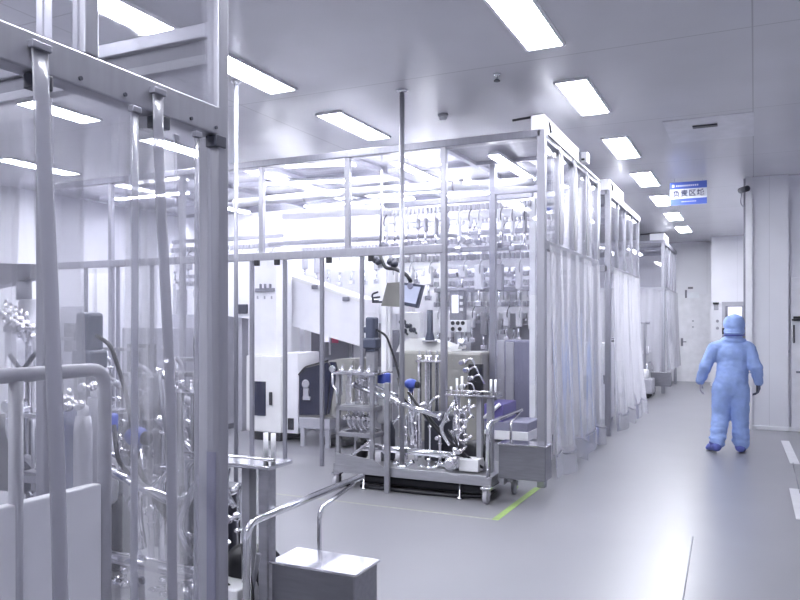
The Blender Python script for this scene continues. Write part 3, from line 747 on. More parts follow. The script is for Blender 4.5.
# sloping conveyor housing
y = 9.03
poly = [(228, 262), (250, 262), (362, 299), (362, 347), (282, 323), (228, 316)]
t = thing('conveyor_housing', 'large white sloping conveyor housing descending toward the right', 'conveyor', (X(300, y), y + .3, 1.2))
MB().prism([W(*p, y) for p in poly], (0, .5, 0)).build('housing', WHITE, t)
MB().prism([W(*p, y - .012) for p in [(250, 262.5), (362, 299.5), (362, 303), (250, 266)]], (0, .012, 0)).build('edge_lip', CREAM, t)
q = W(315, 287, y - .02); MB().box((q.x - .05, y - .04, q.z - .03), (q.x + .05, y, q.z + .03), .01).build('latch', GREY, t)
q = W(346, 299, y - .02); MB().box((q.x - .05, y - .04, q.z - .03), (q.x + .05, y, q.z + .03), .01).build('latch', GREY, t)
q = W(243, 309, y - .02); MB().box((q.x - .12, y - .03, q.z - .07), (q.x + .08, y, q.z + .07), .01).build('dark_opening', DARK, t)
MB().box((X(350, y), y + .1, 0), (X(357, y), y + .25, Zp(342, -4.8, y)), .006).build('leg', LGREY, t)
MB().box((X(232, y), y + .1, 0), (X(238, y), y + .25, Zp(314, -6.8, y)), .006).build('leg', LGREY, t)
# grey wall panel with red tag
y = 9.6
t = thing('control_panel', 'grey panel with small red label below the sloping conveyor', 'panel', (X(340, y), y + .1, 0))
pb(311, 330, 399, 366, y, .12).build('board', GREY, t)
B((X(313, y), y + .02, 0), (X(398, y), y + .12, Zp(365, -5.2, y)), .01).build('lower_board', LGREY, t)
wb((332, 337), (338.5, 343), y, .012, 'red_label', RED, t, .002)
wb((322.5, 334), (329, 342), y, .012, 'lit_window', LCD, t, .002)
wb((329.5, 334), (331, 355), y, .02, 'strip', WHITE, t, .002)
wb((350, 340), (352, 365), y, .02, 'strip', LGREY, t, .002)
# roll guard machine
y = 8.35
t = thing('roll_unit', 'rounded warm grey roll unit with dark glazed front beside the cabinet', 'machine', (X(325, y), y + .3, 0))
poly = [(299, 417), (299, 374), (305, 367), (328, 361), (338, 359), (355, 359), (355, 418)]
MB().prism([W(*p, y + .03) for p in poly], (0, .55, 0)).build('housing', BEIGE, t)
MB().prism([W(*p, y) for p in [(299, 415), (299, 374), (304, 368.5), (327, 362.5), (331, 368), (326, 415)]], (0, .03, 0)).build('window', BLACKG, t)
MB().prism([W(*p, y) for p in [(327.5, 414), (332, 368), (329, 362), (335, 362), (337, 370), (331, 402), (328.5, 414)]], (0, .03, 0)).build('side_window', BLACKG, t)
MB().prism([W(*p, y - .02) for p in [(332, 402), (338, 368), (344, 361), (352, 361), (352, 409), (333, 409)]], (0, .05, 0)).build('front_cover', BEIGE, t)
m = MB().lathe(W(306, 384, y - .01), [(.04, 0), (.06, .01), (.04, .02)], 16, (0, -1, 0)).box(W(303, 398, y - .02), W(309, 388, y), .005).box(W(302.5, 400, y - .03), W(311, 396.5, y), .005).build('reel', LGREY, t)
MB().tube([W(298.5, 375, y - .01), W(305, 367, y - .01), W(328, 360.5, y - .01)], .012, 8, .04).build('window_seal', BLACK, t)
q0, q1 = W(299, 417, y), W(330, 430, y)
B((q0.x, y - .01, q1.z), (q1.x, y + .5, q0.z), .01).build('base_frame', LGREY, t)
B((W(299, 417, y).x + .02, y, 0), (W(303, 417, y).x + .02, y + .05, q1.z), .004).build('leg', LGREY, t)
B((W(325, 417, y).x, y, 0), (W(329, 417, y).x, y + .05, q1.z), .004).build('leg', LGREY, t)
q = W(316, 420, y); B((q.x, y + .1, .02), (q.x + .4, y + .5, .12), .02).build('motor', BLACK, t)
# monitor on arm
y = 7.9
t = thing('monitor', 'tilted dark framed monitor hanging on a black arm left of the pole', 'monitor', W(403, 295, y))
q = W(402, 295, y)
MB().prism([W(*p, y) for p in [(387, 283), (400, 282), (400, 307), (381, 306)]], (0, .05, 0)).build('back_cover', BEIGE, t)
s = MB().prism([W(*p, y - .02) for p in [(400, 282), (423, 285), (417, 308), (402, 305)]], (0, .06, 0)).build('bezel', SLATE, t)
MB().prism([W(*p, y - .025) for p in [(404, 285), (420.5, 287), (415.5, 304), (404.5, 302)]], (0, .006, 0)).build('screen', SCREEN, s)
q = W(410.5, 286, y - .03); MB().lathe(q, [(.032, 0), (.038, .01), (.03, .02)], 16, (0, -1, 0)).build('knob', LILAC, t)
MB().tube([W(411, 282, y + .02), W(407, 275, y + .02), W(396, 269, y + .02), W(385, 268, y + .02), W(380, 255, y + .02)], .022, 10, .05).build('arm', BLACK, t)
m = MB()
for (a_, b_) in ((376, 260), (379, 262), (391, 262), (394, 264)):
    q = W(a_, b_, y + .05); m.ell(q, (.05, .06, .045), 10)
m.build('arm_joint', DARK, t)
m = MB()
for k in range(3): m.tube([W(378 + k * 2, 292 + k * 5, y), W(372, 294 + k * 4, y), W(373 + k, 301, y)], .012, 8, .03)
m.box(W(374, 303, y), W(379, 300, y + .04), .004)
m.build('connector', DARK, t)
MB().cyl(W(380, 268, y + .05), W(380, 248, y + .05), .03, 12).build('hanger', LGREY, t)
MB().cyl(W(380, 256, y + .05), Vector((W(380, 256, y).x, y + .05, ZT - .1)), .016, 10).build('hanger_rod', ALU, t)
# pendant operator panel
y = 8.47
t = thing('operator_panel', 'upright grey operator panel with pale screen right of the pole', 'panel', (X(455, y), y, 0))
pb(449.5, 289, 464, 320, y, .1, .012).build('case', GREY, t)
pb(449.5, 287.5, 464, 290.5, y - .01, .12, .006).build('case_top', LGREY, t)
wb((452, 295), (458.5, 313), y, .01, 'screen', LCD, t, .002)
for k in range(3): wb((460.2, 296 + k * 6), (463, 299 + k * 6), y, .02, 'button', WHITE, t, .004)
pb(449.5, 320, 467, 332, y - .02, .14, .01).build('knob_panel', WHITE, t)
for (a_, b_) in ((453, 323), (458, 323), (463, 323), (453, 329), (460, 329)):
    q = W(a_, b_, y - .02); MB().lathe(q, [(.022, 0), (.026, .008), (.018, .03)], 12, (0, -1, 0)).build('knob', BLACK, t)
B((X(455, y), y + .02, 0), (X(460, y), y + .08, Zp(331, -3.8, y)), .005).build('stand', LGREY, t)
# dark tapered funnel
y = 8.0
t = thing('spindle_unit', 'slim dark grey tapered spindle standing between pole and panel', 'spindle', W(429, 340, y))
q = W(430, 342, y); zt_ = W(430, 310, y).z
MB().lathe((q.x, y, q.z), [(.055, 0), (.055, .04), (.035, .12), (.033, zt_ - q.z)], 16).build('shaft', SLATE, t)
MB().cyl((q.x, y, 1.42), (q.x, y, q.z), .09, 18).build('collar', LGREY, t)
# white valve block
y = 8.0
t = thing('valve_block', 'white square block with dark fittings beside the pole', 'valve', W(408, 335, y))
pb(400, 312, 420, 338, y, .12, .015).build('block', WHITE, t)
m = MB()
for (a_, b_) in ((404, 322), (410, 326), (405, 331), (414, 330)):
    q = W(a_, b_, y); valve(m, q, 1.1, (0, -1, 0)); m.tube([q, q + Vector((.05, -.04, -.04))], .012, 8)
m.build('fittings', DARK, t)
# big rounded housing
y = 7.95
t = thing('drum_housing', 'broad grey drum housing with pale lid behind the cart piping', 'machine', (X(430, y), y + .35, 0))
a_, c_ = W(398, 350, y), W(482, 400, y)
prof = []
m = MB().box((a_.x, y, .25), (c_.x, y + .42, Zp(351, -3.6, y)), .03); m.build('body', BEIGE, t)
MB().prism([W(*p, y + .05) for p in [(396, 352), (400, 343), (412, 338), (436, 341), (448, 346), (452, 352)]], (0, .34, 0)).build('lid', CREAM, t)
MB().cyl(W(462, 349, y + .1), W(462, 339, y + .1), .05, 16).build('cap', CHROME, t)
B((a_.x + .05, y + .05, 0), (c_.x - .05, y + .4, .25), .01).build('plinth', GREY, t)
m = MB()
for k in range(5):
    q = W(464 + (k % 3) * 4, 362 + k * 8, y - .05); m.tube([q, q + Vector((.1, -.03, .05)), q + Vector((.14, 0, -.06))], .012, 8, .04); valve(m, q, 1.2, (0, -1, 0))
m.build('fittings', CHROME, t)
pb(468, 364, 482, 394, y - .06, .06, .01).build('dark_inset', BLACK, t)
# tall lilac cabinet and purple bench
y = 8.8
t = thing('tall_cabinet', 'tall lilac grey cabinet behind the corner post of the enclosure', 'cabinet', (X(522, y), y + .3, 0))
pb(504, 340, 541, 418, y, .28, .012).build('body', LILAC, t)
pb(505.5, 342, 513.5, 417, y - .02, .02, .006).build('door', LGREY, t)
pb(514.5, 342, 540, 417, y - .02, .02, .006).build('door', LILAC, t)
q = W(505, 374, y - .03); MB().cyl((q.x, y - .05, q.z - .03), (q.x, y - .05, q.z + .03), .012, 8).build('handle', CHROME, t)
pb(506, 418, 540, 432, y + .02, .25, .004).build('plinth', WHITE, t)
B((X(506, y), y + .05, 0), (X(540, y), y + .27, Zp(432, -2.6, y)), .004).build('base', LGREY, t)
y = 7.75
t = thing('purple_bench', 'low purple bench with white stripes behind the dosing stand', 'bench', (X(480, y), y + .3, 0))
pb(484, 404, 503, 422, y, .5, .01).build('bench_top', PURPLE, t)
pb(484, 422, 528, 431, y, .5, .006).build('stripe', LILAC, t)
pb(484, 431, 528, 440, y - .01, .5, .004).build('white_stripe', WHITE, t)
B((X(485, y), y + .03, 0), (X(527, y), y + .47, Zp(440, -3, y)), .01).build('plinth', LGREY, t)
MB().tube([W(484, 418, y - .02), W(492, 411, y - .02), W(500, 404, y - .02)], .02, 8).build('bar', WHITE, t)
# grey partition board
y = 8.5
t = thing('partition_board', 'upright pale grey board with white label beside the tall cabinet', 'board', (X(496, y), y, 0))
pb(489, 340, 504, 440, y, .03, .004).build('sheet', LGREY, t)
pb(493, 343, 497, 356, y - .01, .01, .001).build('label_plate', WHITE, t)
B((X(489, y), y - .1, 0), (X(504, y), y + .13, .02), .004).build('foot', LGREY, t)
pb(489, 437, 504, 446, y, .03, .004).build('lower_sheet', LGREY, t)

# white gantries with ducts and modules filling the bright interior
def gantry(label, x0, x1, y, z, n, seed, dz=.22, ms=1.):
    rnd = random.Random(seed)
    t = thing('gantry_frame', label, 'gantry', ((x0 + x1) / 2, y, 0), 'white gantry frames inside the enclosures')
    for x in (x0, x1): MB().box((x - .035, y - .035, 0), (x + .035, y + .035, z + dz), .005).build('gantry_post', WHITE, t)
    B((x0, y - .04, z), (x1, y + .04, z + .09), .006).build('beam', WHITE, t)
    B((x0, y - .03, z + dz), (x1, y + .03, z + dz + .06), .006).build('beam', ALU, t)
    m = MB(); k = int((x1 - x0) / .055)
    for i in range(k):
        x = x0 + (i + .5) * (x1 - x0) / k
        m.box((x - .018, y - .075, z + .095), (x + .018, y - .01, z + .165), .006)
    m.build('cable_chain', LGREY, t)
    for i in range(n):
        x = x0 + (i + .5) * (x1 - x0) / n + rnd.uniform(-.02, .02)
        h_ = rnd.uniform(.18, .5) * ms; w_ = min(rnd.uniform(.05, .12), (x1 - x0) / n * .42 - .02) * ms
        o = B((x - w_, y - .13, z - h_), (x + w_, y - .04, z + .03), .012).build('module', WHITE if rnd.random() < .8 else LGREY, t)
        m = MB()
        m.cyl((x, y - .1, z - h_ - .14), (x, y - .1, z - h_), .016, 8); m.box((x - .035, y - .13, z - h_ - .2), (x + .035, y - .07, z - h_ - .14), .004)
        m.build('gripper', CHROME, o)
        m = MB(); m.tube([(x + w_ * .5, y - .10, z - h_ * .5), (x + w_ * .5, y - .15, z - .02), (x + w_ * .9, y - .14, z + .06), (x + w_ * 1.1, y - .08, z + .1)], .007, 6, .05)
        m.build('hose', DARK if rnd.random() < .2 else LGREY, o)
    return t
gantry('white gantry with gripper modules above the drum housing, nearest row', -4.3, -2.2, 8.76, 2.3, 9, 3, .2, .6)
gantry('white gantry with gripper modules one row behind the nearest', -4.2, -2.2, 9.15, 2.55, 12, 5, .2, .6)
gantry('white gantry high under the enclosure roof', -4.3, -2.3, 9.55, 2.85, 10, 8)
gantry('white gantry along the rear of the nearest full enclosure', -4.25, -2.2, 10.04, 2.05, 12, 11)
gantry('white gantry in the left bays behind the near curtain', -8.8, -7.3, 9.9, 2.15, 6, 14)
gantry('white gantry under the top rail behind the upper panes', -4.2, -2.3, 8.44, 2.86, 14, 31, .2, .45)
gantry('white gantry low at the rear beside the lilac cabinet', -4.1, -2.25, 9.83, 1.75, 11, 33, .3, .7)
gantry('white gantry inside the second enclosure', -5.8, -2.3, 11.8, 2.3, 10, 17)
gantry('white gantry inside the farthest enclosure', -5.0, -2.3, 19.0, 2.2, 5, 19)
gantry('white gantry above the sloping conveyor at the rear of the left bays', -6.35, -4.5, 9.9, 2.62, 9, 51, .24, .5)
gantry('white gantry above the far left bays, level with the upper panes', -8.8, -6.6, 9.72, 2.7, 8, 53, .24, .5)
def duct(label, pts, r, m):
    t = thing('air_duct', label, 'duct', pts[0], 'white ducts under the enclosure roof')
    MB().tube(pts, r, 16, .25).build('pipe', m, t)
    for i in range(len(pts) - 1):
        a, b = Vector(pts[i]), Vector(pts[i + 1]); c_ = (a + b) / 2; ring_clamp(MB(), c_, r * .75, (b - a).normalized()).build('collar', ALU, t)
    return t
duct('long white duct slanting under the enclosure roof', [(-6.2, 8.0, 3.2), (-4.2, 8.3, 3.27), (-2.3, 8.45, 3.24)], .055, WHITE)
duct('white duct running straight across the enclosure above the gantries', [(-6.3, 9.3, 3.2), (-2.2, 9.3, 3.15)], .06, WHITE)
duct('lower white duct in front of the pale gantry row', [(-6.3, 8.93, 2.75), (-3.4, 8.93, 2.75), (-3.2, 8.93, 2.55), (-2.2, 8.93, 2.55)], .035, LGREY)
# light battens inside
def batten(p0, p1, label):
    p0, p1 = Vector(p0), Vector(p1)
    t = thing('led_batten', label, 'light', (p0 + p1) / 2, 'light battens in the enclosures')
    ax = (p1 - p0).normalized(); sd = Vector((-ax.y, ax.x, 0)) * .06
    MB().prism([p0 - sd, p1 - sd, p1 + sd, p0 + sd], (0, 0, .03)).build('housing', WHITE, t)
    MB().prism([p0 - sd * .85 - Vector((0, 0, .012)), p1 - sd * .85 - Vector((0, 0, .012)), p1 + sd * .85 - Vector((0, 0, .012)), p0 + sd * .85 - Vector((0, 0, .012))], (0, 0, .012)).build('tube', LED, t)
zb_ = ZT - .13
batten((-2.5, 7.6, zb_), (-2.5, 9.1, zb_), 'light batten under the roof beside the corner post')
batten((-3.6, 7.5, zb_), (-3.6, 9.0, zb_), 'light batten under the roof right of the tall pole')
batten((-5.7, 7.9, zb_), (-4.5, 8.2, zb_), 'slanting light batten under the roof in the second bay from left')
batten((-4.9, 9.3, zb_), (-3.4, 9.3, zb_), 'light batten under the roof at the rear of the middle bays')
batten((-3.9, 9.75, zb_), (-2.2, 9.75, zb_), 'added light batten brightening the rear of the right bays')  # extra batten added to brighten the white backdrop
batten((-6.2, 9.75, zb_), (-4.4, 9.75, zb_), 'added light batten brightening the rear of the left bays')  # second added batten, brightening the left part of the backdrop
batten((-8.3, 8.0, zb_), (-7.0, 8.0, zb_), 'light batten in the left bays behind the near curtain')
batten((-2.6, 11.4, zb_), (-2.6, 13.4, zb_), 'light batten under the roof of the second enclosure')
batten((-2.7, 18.6, zb_), (-2.7, 20.4, zb_), 'light batten under the roof of the farthest enclosure')
batten((-4.6, 11.4, zb_), (-4.6, 13.4, zb_), 'light batten deep inside the second enclosure')

for x, lab in ((-7.4, 'added light batten brightening the left bays behind the corner post'), ):  # batten added to lift the light in the left bays
    batten((x, 8.9, zb_), (x, 9.9, zb_), lab)
# white screens and cabinets behind
def cab(label, x0, x1, y, dep, z1, m, win=None, name='machine_cabinet', cat='cabinet', wm=None):
    t = thing(name, label, cat, ((x0 + x1) / 2, y + dep / 2, 0))
    B((x0, y, .08), (x1, y + dep, z1), .012).build('body', m, t)
    B((x0 + .03, y + .03, 0), (x1 - .03, y + dep - .03, .08), .005).build('plinth', GREY, t)
    n = max(1, round((x1 - x0) / .6)); w_ = (x1 - x0) / n
    for i in range(n):
        d_ = B((x0 + i * w_ + .02, y - .018, .12), (x0 + (i + 1) * w_ - .02, y, z1 - .04), .006).build('door', m, t)
        B((x0 + (i + 1) * w_ - .08, y - .045, z1 * .5), (x0 + (i + 1) * w_ - .055, y - .018, z1 * .5 + .14), .005).build('handle', GREY, d_)
        if win: B((x0 + i * w_ + .12, y - .024, z1 * win[0]), (x0 + (i + 1) * w_ - .14, y - .018, z1 * win[1]), .003).build('window', wm or BLACKG, d_)
    return t
cab('wide white cabinet row at the rear of the nearest full enclosure', -5.4, -3.3, 10.25, .5, 1.9, WHITE, (.55, .85), wm=LGREY)
cab('white cabinet behind the lilac cabinet at the rear', -3.2, -2.2, 10.25, .5, 2.1, WHITE, (.5, .8), wm=LGREY)
cab('tall white cabinet seen between the straps of the near curtain', X(87, 8.4), X(118, 8.4), 8.4, .6, 2.38, WHITE)
cab('pale cabinet with dark window row left of the tall white one', X(60, 9), X(84, 9), 9.0, .6, 1.9, LGREY, (.6, .85))
cab('low white cabinet with dark windows seen right of the straps', X(122, 8.2), X(165, 8.2), 8.2, .6, 1.55, LGREY, (.55, .85))
cab('grey cabinet behind the pale curtain seam by the corner post', X(170, 8.9), X(215, 8.9), 8.9, .6, 1.75, LGREY, (.6, .8))
cab('white cabinet in the second enclosure beside its front post', -2.75, -2.1, 12.2, .6, 1.3, WHITE, (.3, .6))
cab('white cabinet row deep inside the second enclosure', -5.6, -3.0, 13.2, .6, 2.2, WHITE, (.5, .8), wm=LGREY)

# ------------------------------------------------------------------ inside the near enclosure
xr = -2.3
t = thing('guard_rail', 'guard rail with white board and bent grey tube at bottom left', 'guard rail', (xr, 1.6, 0))
ye = 2.16
MB().tube([(xr, .5, 1.44), (xr, ye - .0, 1.44), (xr, ye, .0)], .026, 14, .07).build('rail_tube', LGREY, t)
MB().cyl((xr, 1.77, 0), (xr, 1.77, 1.42), .024, 12).build('rail_post', LGREY, t)
B((xr - .03, .5, .02), (xr - .012 + .03, ye - .03, 1.0), .008).build('board', WHITE, t)
# vessel stand
q = W(28, 340, 3.5)
t = thing('vessel_stand', 'stand with clear vessel and grey arm behind the leftmost strap', 'stand', (q.x, 3.5, 0))
B((q.x - .3, 3.3, 1.28), (q.x + .3, 3.75, 1.31), .005).build('table_top', STEEL, t)
for sx_ in (-.27, .27):
    for yy in (3.33, 3.72): MB().cyl((q.x + sx_, yy, 0), (q.x + sx_, yy, 1.28), .018, 10).build('leg', STEELM, t)
zz = 1.31
v_ = MB().lathe((q.x, 3.5, zz), [(.10, 0), (.14, .02), (.14, .24), (.13, .25)], 24).build('vessel', GLASS, t)
MB().lathe((q.x, 3.5, zz + .25), [(.15, 0), (.15, .04), (.06, .05), (.06, .2), (.05, .22)], 20).build('vessel_lid', LGREY, v_)
MB().prism([W(*p, 3.45) for p in [(-20, 263), (31, 264), (30, 278), (8, 284), (-20, 290)]], (0, .1, 0)).build('arm', STEELM, t)
MB().cyl(W(24, 300, 3.5), W(24, 270, 3.5), .05, 14).build('arm_head', LGREY, t)
m = MB()
for k in range(5): m.tube([W(6 + k * 5, 300 + k * 3, 3.4), W(3 + k * 6, 318, 3.4), W(10 + k * 5, 330 + k * 4, 3.4)], .012, 8, .03); valve(m, W(8 + k * 6, 312 + 4 * k, 3.33), 1., (0, -1, 0))
m.build('fittings', CHROME, t)
m = MB(); m.tube([W(10, 355, 3.3), W(22, 372, 3.3), W(36, 352, 3.3), W(44, 360, 3.3)], .016, 8, .05); m.build('hose', DARK, t)
B((q.x - .22, 3.37, .5), (q.x + .26, 3.7, 1.0), .02).build('dark_drum', DARK, t)
for k in range(3): MB().tube([W(12 + k * 8, 445 + k * 6, 3.36), W(30 + k * 3, 462, 3.36), W(44 + k * 2, 475 + k * 4, 3.36)], .018, 8, .05).build('strut', LGREY, t)
# canisters behind the guard rail
for (pa, y, r, z0, z1, mt, cap, lab) in ((70, 2.62, .055, 0, 1.20, BLUED, CHROME, 'tall dark blue canister behind the guard rail beside the wide strap'),
                                         (97, 2.6, .05, 0, 1.27, LGREY, WHITE, 'tall pale grey canister with white cap just right of the bent rail'),
                                         (83, 2.45, .04, 0, 1.20, LGREY, WHITE, 'tall pale grey canister half hidden behind the bent rail')):
    x = X(pa, y)
    t = thing('gas_canister', lab, 'canister', (x, y, 0), 'canisters by the guard rail')
    MB().lathe((x, y, 0), [(r * .9, 0), (r, .02), (r, z1 - .06), (r * .8, z1)], 20).build('body', mt, t)
    MB().lathe((x, y, z1), [(r * .6, 0), (r * .6, .04), (r * .3, .05), (r * .3, .07)], 14).build('cap', cap, t)
    valve(MB(), (x, y - .02, z1 + .05), .9, (0, -1, 0)).build('valve', CHROME, t)

# chrome piping racks behind the near curtain
def pipe_rack(label, xc, yc, w, z0, z1, n, seed):
    rnd = random.Random(seed)
    t = thing('pipe_rack', label, 'pipework', (xc, yc, 0), 'chrome pipe racks behind the near curtain')
    for s in (-1, 1): MB().box((xc + s * w / 2 - .018, yc - .018, 0), (xc + s * w / 2 + .018, yc + .018, z1), .004).build('rack_post', STEELM, t)
    for z in (z0, (z0 + z1) / 2, z1): B((xc - w / 2, yc - .014, z - .03), (xc + w / 2, yc + .014, z), .004).build('rack_bar', STEELM, t)
    for i in range(n):
        x = xc - w / 2 + (i + .6) * w / (n + .2); zt_ = rnd.uniform(z0 + .3, z1 + .05); r = rnd.choice((.014, .018, .03))
        m = MB().tube([(x, yc - .04, z0 - .25), (x, yc - .04, zt_), (x + rnd.uniform(-.12, .12), yc - .08, zt_ + .05)], r, 10, .05)
        for z in (z0, (z0 + zt_) / 2, zt_ - .05): ring_clamp(m, (x, yc - .04, z), r, (0, 0, 1))
        valve(m, (x, yc - .06, rnd.uniform(z0, zt_)), 1.1, (0, -1, 0))
        m.build('riser', CHROME if i % 3 else LGREY, t)
    m = MB().tube([(xc - w * .55, yc - .09, z0 + .1), (xc, yc - .1, z0 + .14), (xc + w * .55, yc - .09, z0 + .1)], .022, 12, .1)
    for s in (-.3, .1, .4): ring_clamp(m, (xc + s * w, yc - .096, z0 + .12), .022, (1, 0, 0)); valve(m, (xc + s * w, yc - .11, z0 + .13), 1.2)
    m.build('header_pipe', CHROME, t)
    MB().tube([(xc - .1, yc - .1, z1), (xc - .02, yc - .15, z1 - .3), (xc + .12, yc - .13, z0 + .1)], .013, 8, .1).build('hose', GREY, t)
    return t
pipe_rack('chrome pipe rack between the pale seam and the right grey strap', X(150, 4.2), 4.2, .5, .55, 1.25, 6, 21)
pipe_rack('chrome pipe rack just left of the corner post', X(195, 4.6), 4.6, .5, .5, 1.35, 6, 22)
pipe_rack('chrome pipe rack farther back behind the canisters', X(118, 5.0), 5.0, .6, .5, 1.4, 6, 23)

pipe_rack('chrome pipe rack close behind the right grey strap, beyond the cart', X(182, 3.85), 3.85, .42, .4, 1.3, 6, 41)
pipe_rack('chrome pipe rack behind the vessel stand at the far left', X(52, 4.6), 4.6, .6, .5, 1.5, 6, 42)

# ------------------------------------------------------------------ person in blue coverall, walking away
PXC, PYC = -.28, 10.28
PO = Vector((PXC, PYC, 0))
PER = thing('person', 'person in pale blue hooded coverall walking away down the corridor', 'person', PO)
def capsule(m, a, b, ra, rb, n=6):
    a, b = Vector(a), Vector(b)
    pts = [a.lerp(b, i / n) for i in range(n + 1)]
    m.tube(pts, ra, 14, rs=[ra + (rb - ra) * i / n for i in range(n + 1)]); m.ell(a, (ra,) * 3, 12); m.ell(b, (rb,) * 3, 12)
def fuse(m, name, mt, parent, vox=.014, smooth=3, wr=0., seed=0, org=PO):
    me = bpy.data.meshes.new('t'); m.bm.to_mesh(me); m.bm.free()
    o = bpy.data.objects.new('t', me); COL.objects.link(o)
    r = o.modifiers.new('r', 'REMESH'); r.mode = 'VOXEL'; r.voxel_size = vox
    s = o.modifiers.new('s', 'SMOOTH'); s.iterations = smooth; s.factor = .6
    me2 = bpy.data.meshes.new_from_object(o.evaluated_get(bpy.context.evaluated_depsgraph_get()))
    bpy.data.objects.remove(o)
    if wr:
        me2.update()
        from mathutils import noise
        for v in me2.vertices:
            p = v.co
            k = noise.noise(Vector((p.x * 7, p.y * 7, p.z * 15 + seed))) + .6 * noise.noise(Vector((p.x * 18 + 5, p.y * 18, p.z * 34)))
            fold = max(0., 1 - abs(p.z - .2) / .28) + .6 * max(0., 1 - abs(p.z - .98) / .2) * (1 if abs(p.x) > .22 else .25)
            v.co = p + v.normal * wr * k * (.55 + 1.3 * fold)
    for p in me2.polygons: p.use_smooth = True
    me2.materials.clear(); me2.materials.append(mt); me2.name = name
    n = bpy.data.objects.new(name, me2); COL.objects.link(n); n.parent = parent; n.location = org - ORG[parent.name]
    ORG[n.name] = org
    return n
m = MB()
# trunk (x right, y forward, z up, in the person's own frame)
m.ell((.03, .0, 1.22), (.205, .135, .21), 20); m.ell((.03, .0, 1.08), (.185, .135, .22), 20); m.ell((.02, -.01, .90), (.195, .15, .20), 20)
m.ell((.02, .0, .80), (.19, .14, .14), 20); m.ell((.025, -.005, 1.0), (.19, .14, .22), 20)
capsule(m, (-.13, 0, 1.315), (.19, 0, 1.315), .085, .085); m.ell((.03, 0, 1.38), (.15, .10, .085), 16)
capsule(m, (.04, .01, 1.36), (.045, .02, 1.5), .075, .07)
# legs: left trails, right leads
capsule(m, (-.085, 0, .80), (-.105, .02, .47), .132, .112); capsule(m, (-.105, .02, .47), (-.14, -.10, .14), .112, .095)
capsule(m, (.105, 0, .80), (.115, .05, .45), .130, .108); capsule(m, (.115, .05, .45), (.13, .05, .12), .108, .096)
for (x, y, z, r) in ((-.15, -.09, .18, .100), (.122, .05, .15, .103), (-.14, -.05, .27, .097), (.12, .05, .25, .098)): m.ell((x, y, z), (r, r, .045), 12)
# sleeves
capsule(m, (-.18, 0, 1.30), (-.285, -.02, 1.07), .084, .075); capsule(m, (-.285, -.02, 1.07), (-.345, .06, .88), .078, .058)
capsule(m, (.22, 0, 1.295), (.285, -.03, 1.08), .084, .076); capsule(m, (.30, -.03, 1.08), (.325, .04, .89), .078, .058)
m.ell((-.345, .055, .895), (.064, .064, .05), 12); m.ell((.325, .035, .905), (.064, .064, .05), 12)
bmesh.ops.translate(m.bm, verts=m.bm.verts[:], vec=(0, 0, 0))
body = fuse(m, 'coverall', SUIT, PER, .013, 4, .009, 1)
# head with face inside the hood
m = MB(); m.ell((.05, .03, 1.60), (.085, .10, .118), 20); m.ell((.05, .125, 1.59), (.014, .022, .02), 10); m.ell((.05, .05, 1.53), (.06, .07, .06), 14); m.ell((.05, .06, 1.64), (.07, .07, .05), 14)
head = fuse(m, 'head', SKIN, PER, .008, 2)
m = MB(); m.ell((.02, .122, 1.617), (.013, .009, .008), 10); m.build('eye', WHITE, head, ) if False else None
for s in (-1, 1):
    e = MB().ell(PO + Vector((.05 + s * .032, .122, 1.618)), (.013, .009, .008), 10).build('eye', WHITE, head)
MB().ell(PO + Vector((.05, .118, 1.545)), (.024, .01, .006), 10).build('mouth', RED, head)
# hood: open at the face, cape on the shoulders, tie at the back of the neck
def hood_fn(u, v):
    a = PI * (-.5 - .80) + u * 2 * PI * .80 + PI * .0
    ph = v * PI * .80
    rr = math.sin(min(ph + .02, PI * .80)) ** .75
    zc = 1.602 + .135 * math.cos(ph)
    flare_ = max(0, v - .8) * 1.1
    wob = 1 + .03 * math.sin(9 * u + 4 * v) + .02 * math.sin(23 * u * v)
    return PO + Vector((.05 + (.137 * rr + flare_ * .2) * math.cos(a + .0) * wob, .015 + (.14 * rr + flare_ * .2) * math.sin(a) * wob, zc))
m = MB()
m.ell((.05, -.005, 1.607), (.128, .125, .126), 22); m.ell((.05, -.01, 1.665), (.112, .11, .06), 18); m.ell((.05, -.01, 1.52), (.128, .115, .06), 18); m.ell((.05, -.01, 1.445), (.10, .095, .05), 18); m.ell((.045, 0, 1.40), (.15, .11, .05), 18)
m.ell((.05, -.02, 1.49), (.125, .12, .018), 18)
fuse(m, 'hood', SUIT, PER, .011, 2, .007, 9)
MB().tube([PO + Vector((.05 + .117 * math.cos(a), -.01 + .11 * math.sin(a), 1.468)) for a in [2 * PI * k / 24 for k in range(25)]], .009, 8).build('hood_tie', BOOT, PER)
# boot covers
for (s, fx, fy, yaw, tilt, lab) in ((-1, -.155, -.10, .45, -.35, 1), (1, .125, .05, -.05, 0., 2)):
    m = MB()
    if s < 0:
        capsule(m, (fx, fy, .13), (fx, fy - .01, .10), .08, .07); capsule(m, (fx + .01, fy - .05, .085), (fx - .07, fy + .13, .05), .06, .05); m.ell((fx - .085, fy + .15, .035), (.05, .06, .033), 12)
    else:
        capsule(m, (fx, fy, .12), (fx, fy - .01, .07), .084, .07); capsule(m, (fx, fy - .05, .055), (fx + .01, fy + .15, .045), .05, .043); m.ell((fx + .01, fy + .16, .038), (.052, .06, .036), 12)
    m.ell((fx, fy - .005, .125), (.09, .088, .025), 14)
    fuse(m, 'boot_cover', BOOT, PER, .01, 2, .004, 3 + s)
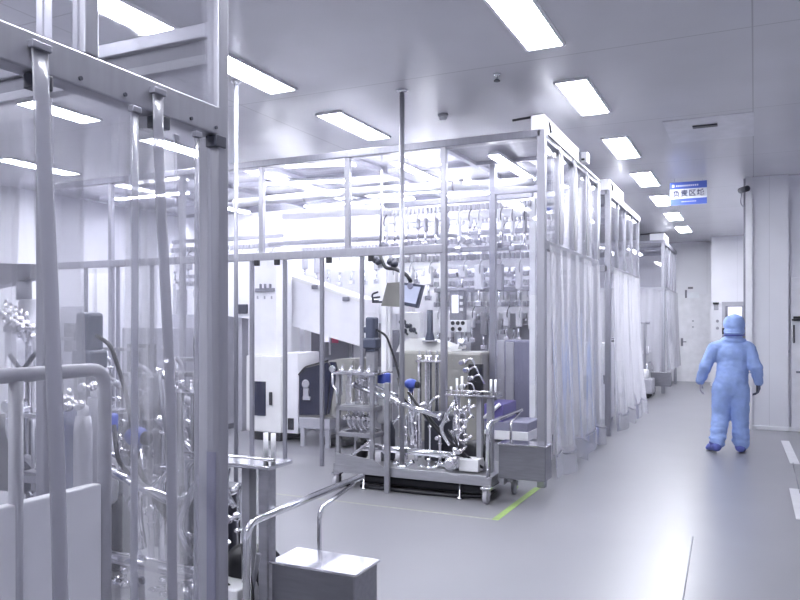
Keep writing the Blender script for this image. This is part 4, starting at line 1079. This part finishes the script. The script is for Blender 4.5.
# hands with five fingers
def hand(side, wrist, mt, curl):
    m = MB(); w = Vector(wrist)
    P_ = lambda x, y, z: w + Vector((x * side, y, z))
    capsule(m, P_(0, 0, .02), P_(0, 0, -.03), .027, .03); m.box(P_(-.018, -.038, -.105), P_(.014, .042, -.02), .012)
    for i, (yy, ln) in enumerate(((-.032, .058), (-.01, .072), (.013, .076), (.035, .068))):
        a = P_(0, yy, -.095); b = a + Vector((-.006 * side * curl, 0, -ln * .5)); c_ = b + Vector((-.02 * side * curl, 0, -ln * .38)); d_ = c_ + Vector((-.02 * side * curl, 0, -ln * .18))
        m.tube([a, b, c_, d_], .009, 10, rs=[.0105, .0098, .009, .007]); m.ell(b, (.0102,) * 3, 8); m.ell(c_, (.0094,) * 3, 8); m.ell(d_, (.0074,) * 3, 8)
    a = P_(-.004, .04, -.04); b = a + Vector((-.012 * side, .03, -.035)); c_ = b + Vector((-.014 * side, .008, -.032))
    m.tube([a, b, c_], .011, 10, rs=[.014, .012, .009]); m.ell(b, (.0123,) * 3, 8); m.ell(c_, (.0094,) * 3, 8)
    return fuse(m, 'hand', mt, PER, .0055, 2)
hand(-1, (-.352, .065, .885), GLOVE, 1.0)
hand(1, (.335, .045, .895), GLOVED, 1.6)
q = PO + Vector((.312, .05, .745))
t = thing('handheld_device', 'small dark device held in right hand of the walking person', 'device', q)
B(q + Vector((-.014, -.04, 0)), q + Vector((.008, .045, .125)), .006).build('case', DARK, t)
B(q + Vector((.008, -.032, .02)), q + Vector((.0095, .037, .11)), .001).build('screen', LGREY, t)

# ------------------------------------------------------------------ camera, world, view
cam = bpy.data.cameras.new('camera'); co = bpy.data.objects.new('camera', cam); COL.objects.link(co)
cam.sensor_width = 36; cam.lens = F * 36 / 800; cam.shift_y = (PY0 - 300) / 800
co.location = (0, 0, CZ); co.rotation_euler = (PI / 2, 0, YAW); cam.clip_start = .05; cam.clip_end = 100
S.camera = co
w = bpy.data.worlds.new('world'); S.world = w; w.use_nodes = True
w.node_tree.nodes['Background'].inputs['Color'].default_value = (.9, .9, 1, 1); w.node_tree.nodes['Background'].inputs['Strength'].default_value = .3
S.view_settings.view_transform = 'Standard'; S.view_settings.look = 'None'; S.view_settings.gamma = 1; S.view_settings.exposure = 2.0
S.view_settings.use_curve_mapping = False
S.cycles.transparent_max_bounces = 32; S.cycles.max_bounces = 10; S.cycles.diffuse_bounces = 5; S.cycles.glossy_bounces = 4; S.cycles.transmission_bounces = 6
S.cycles.caustics_reflective = False; S.cycles.caustics_refractive = False; S.cycles.sample_clamp_indirect = 6.
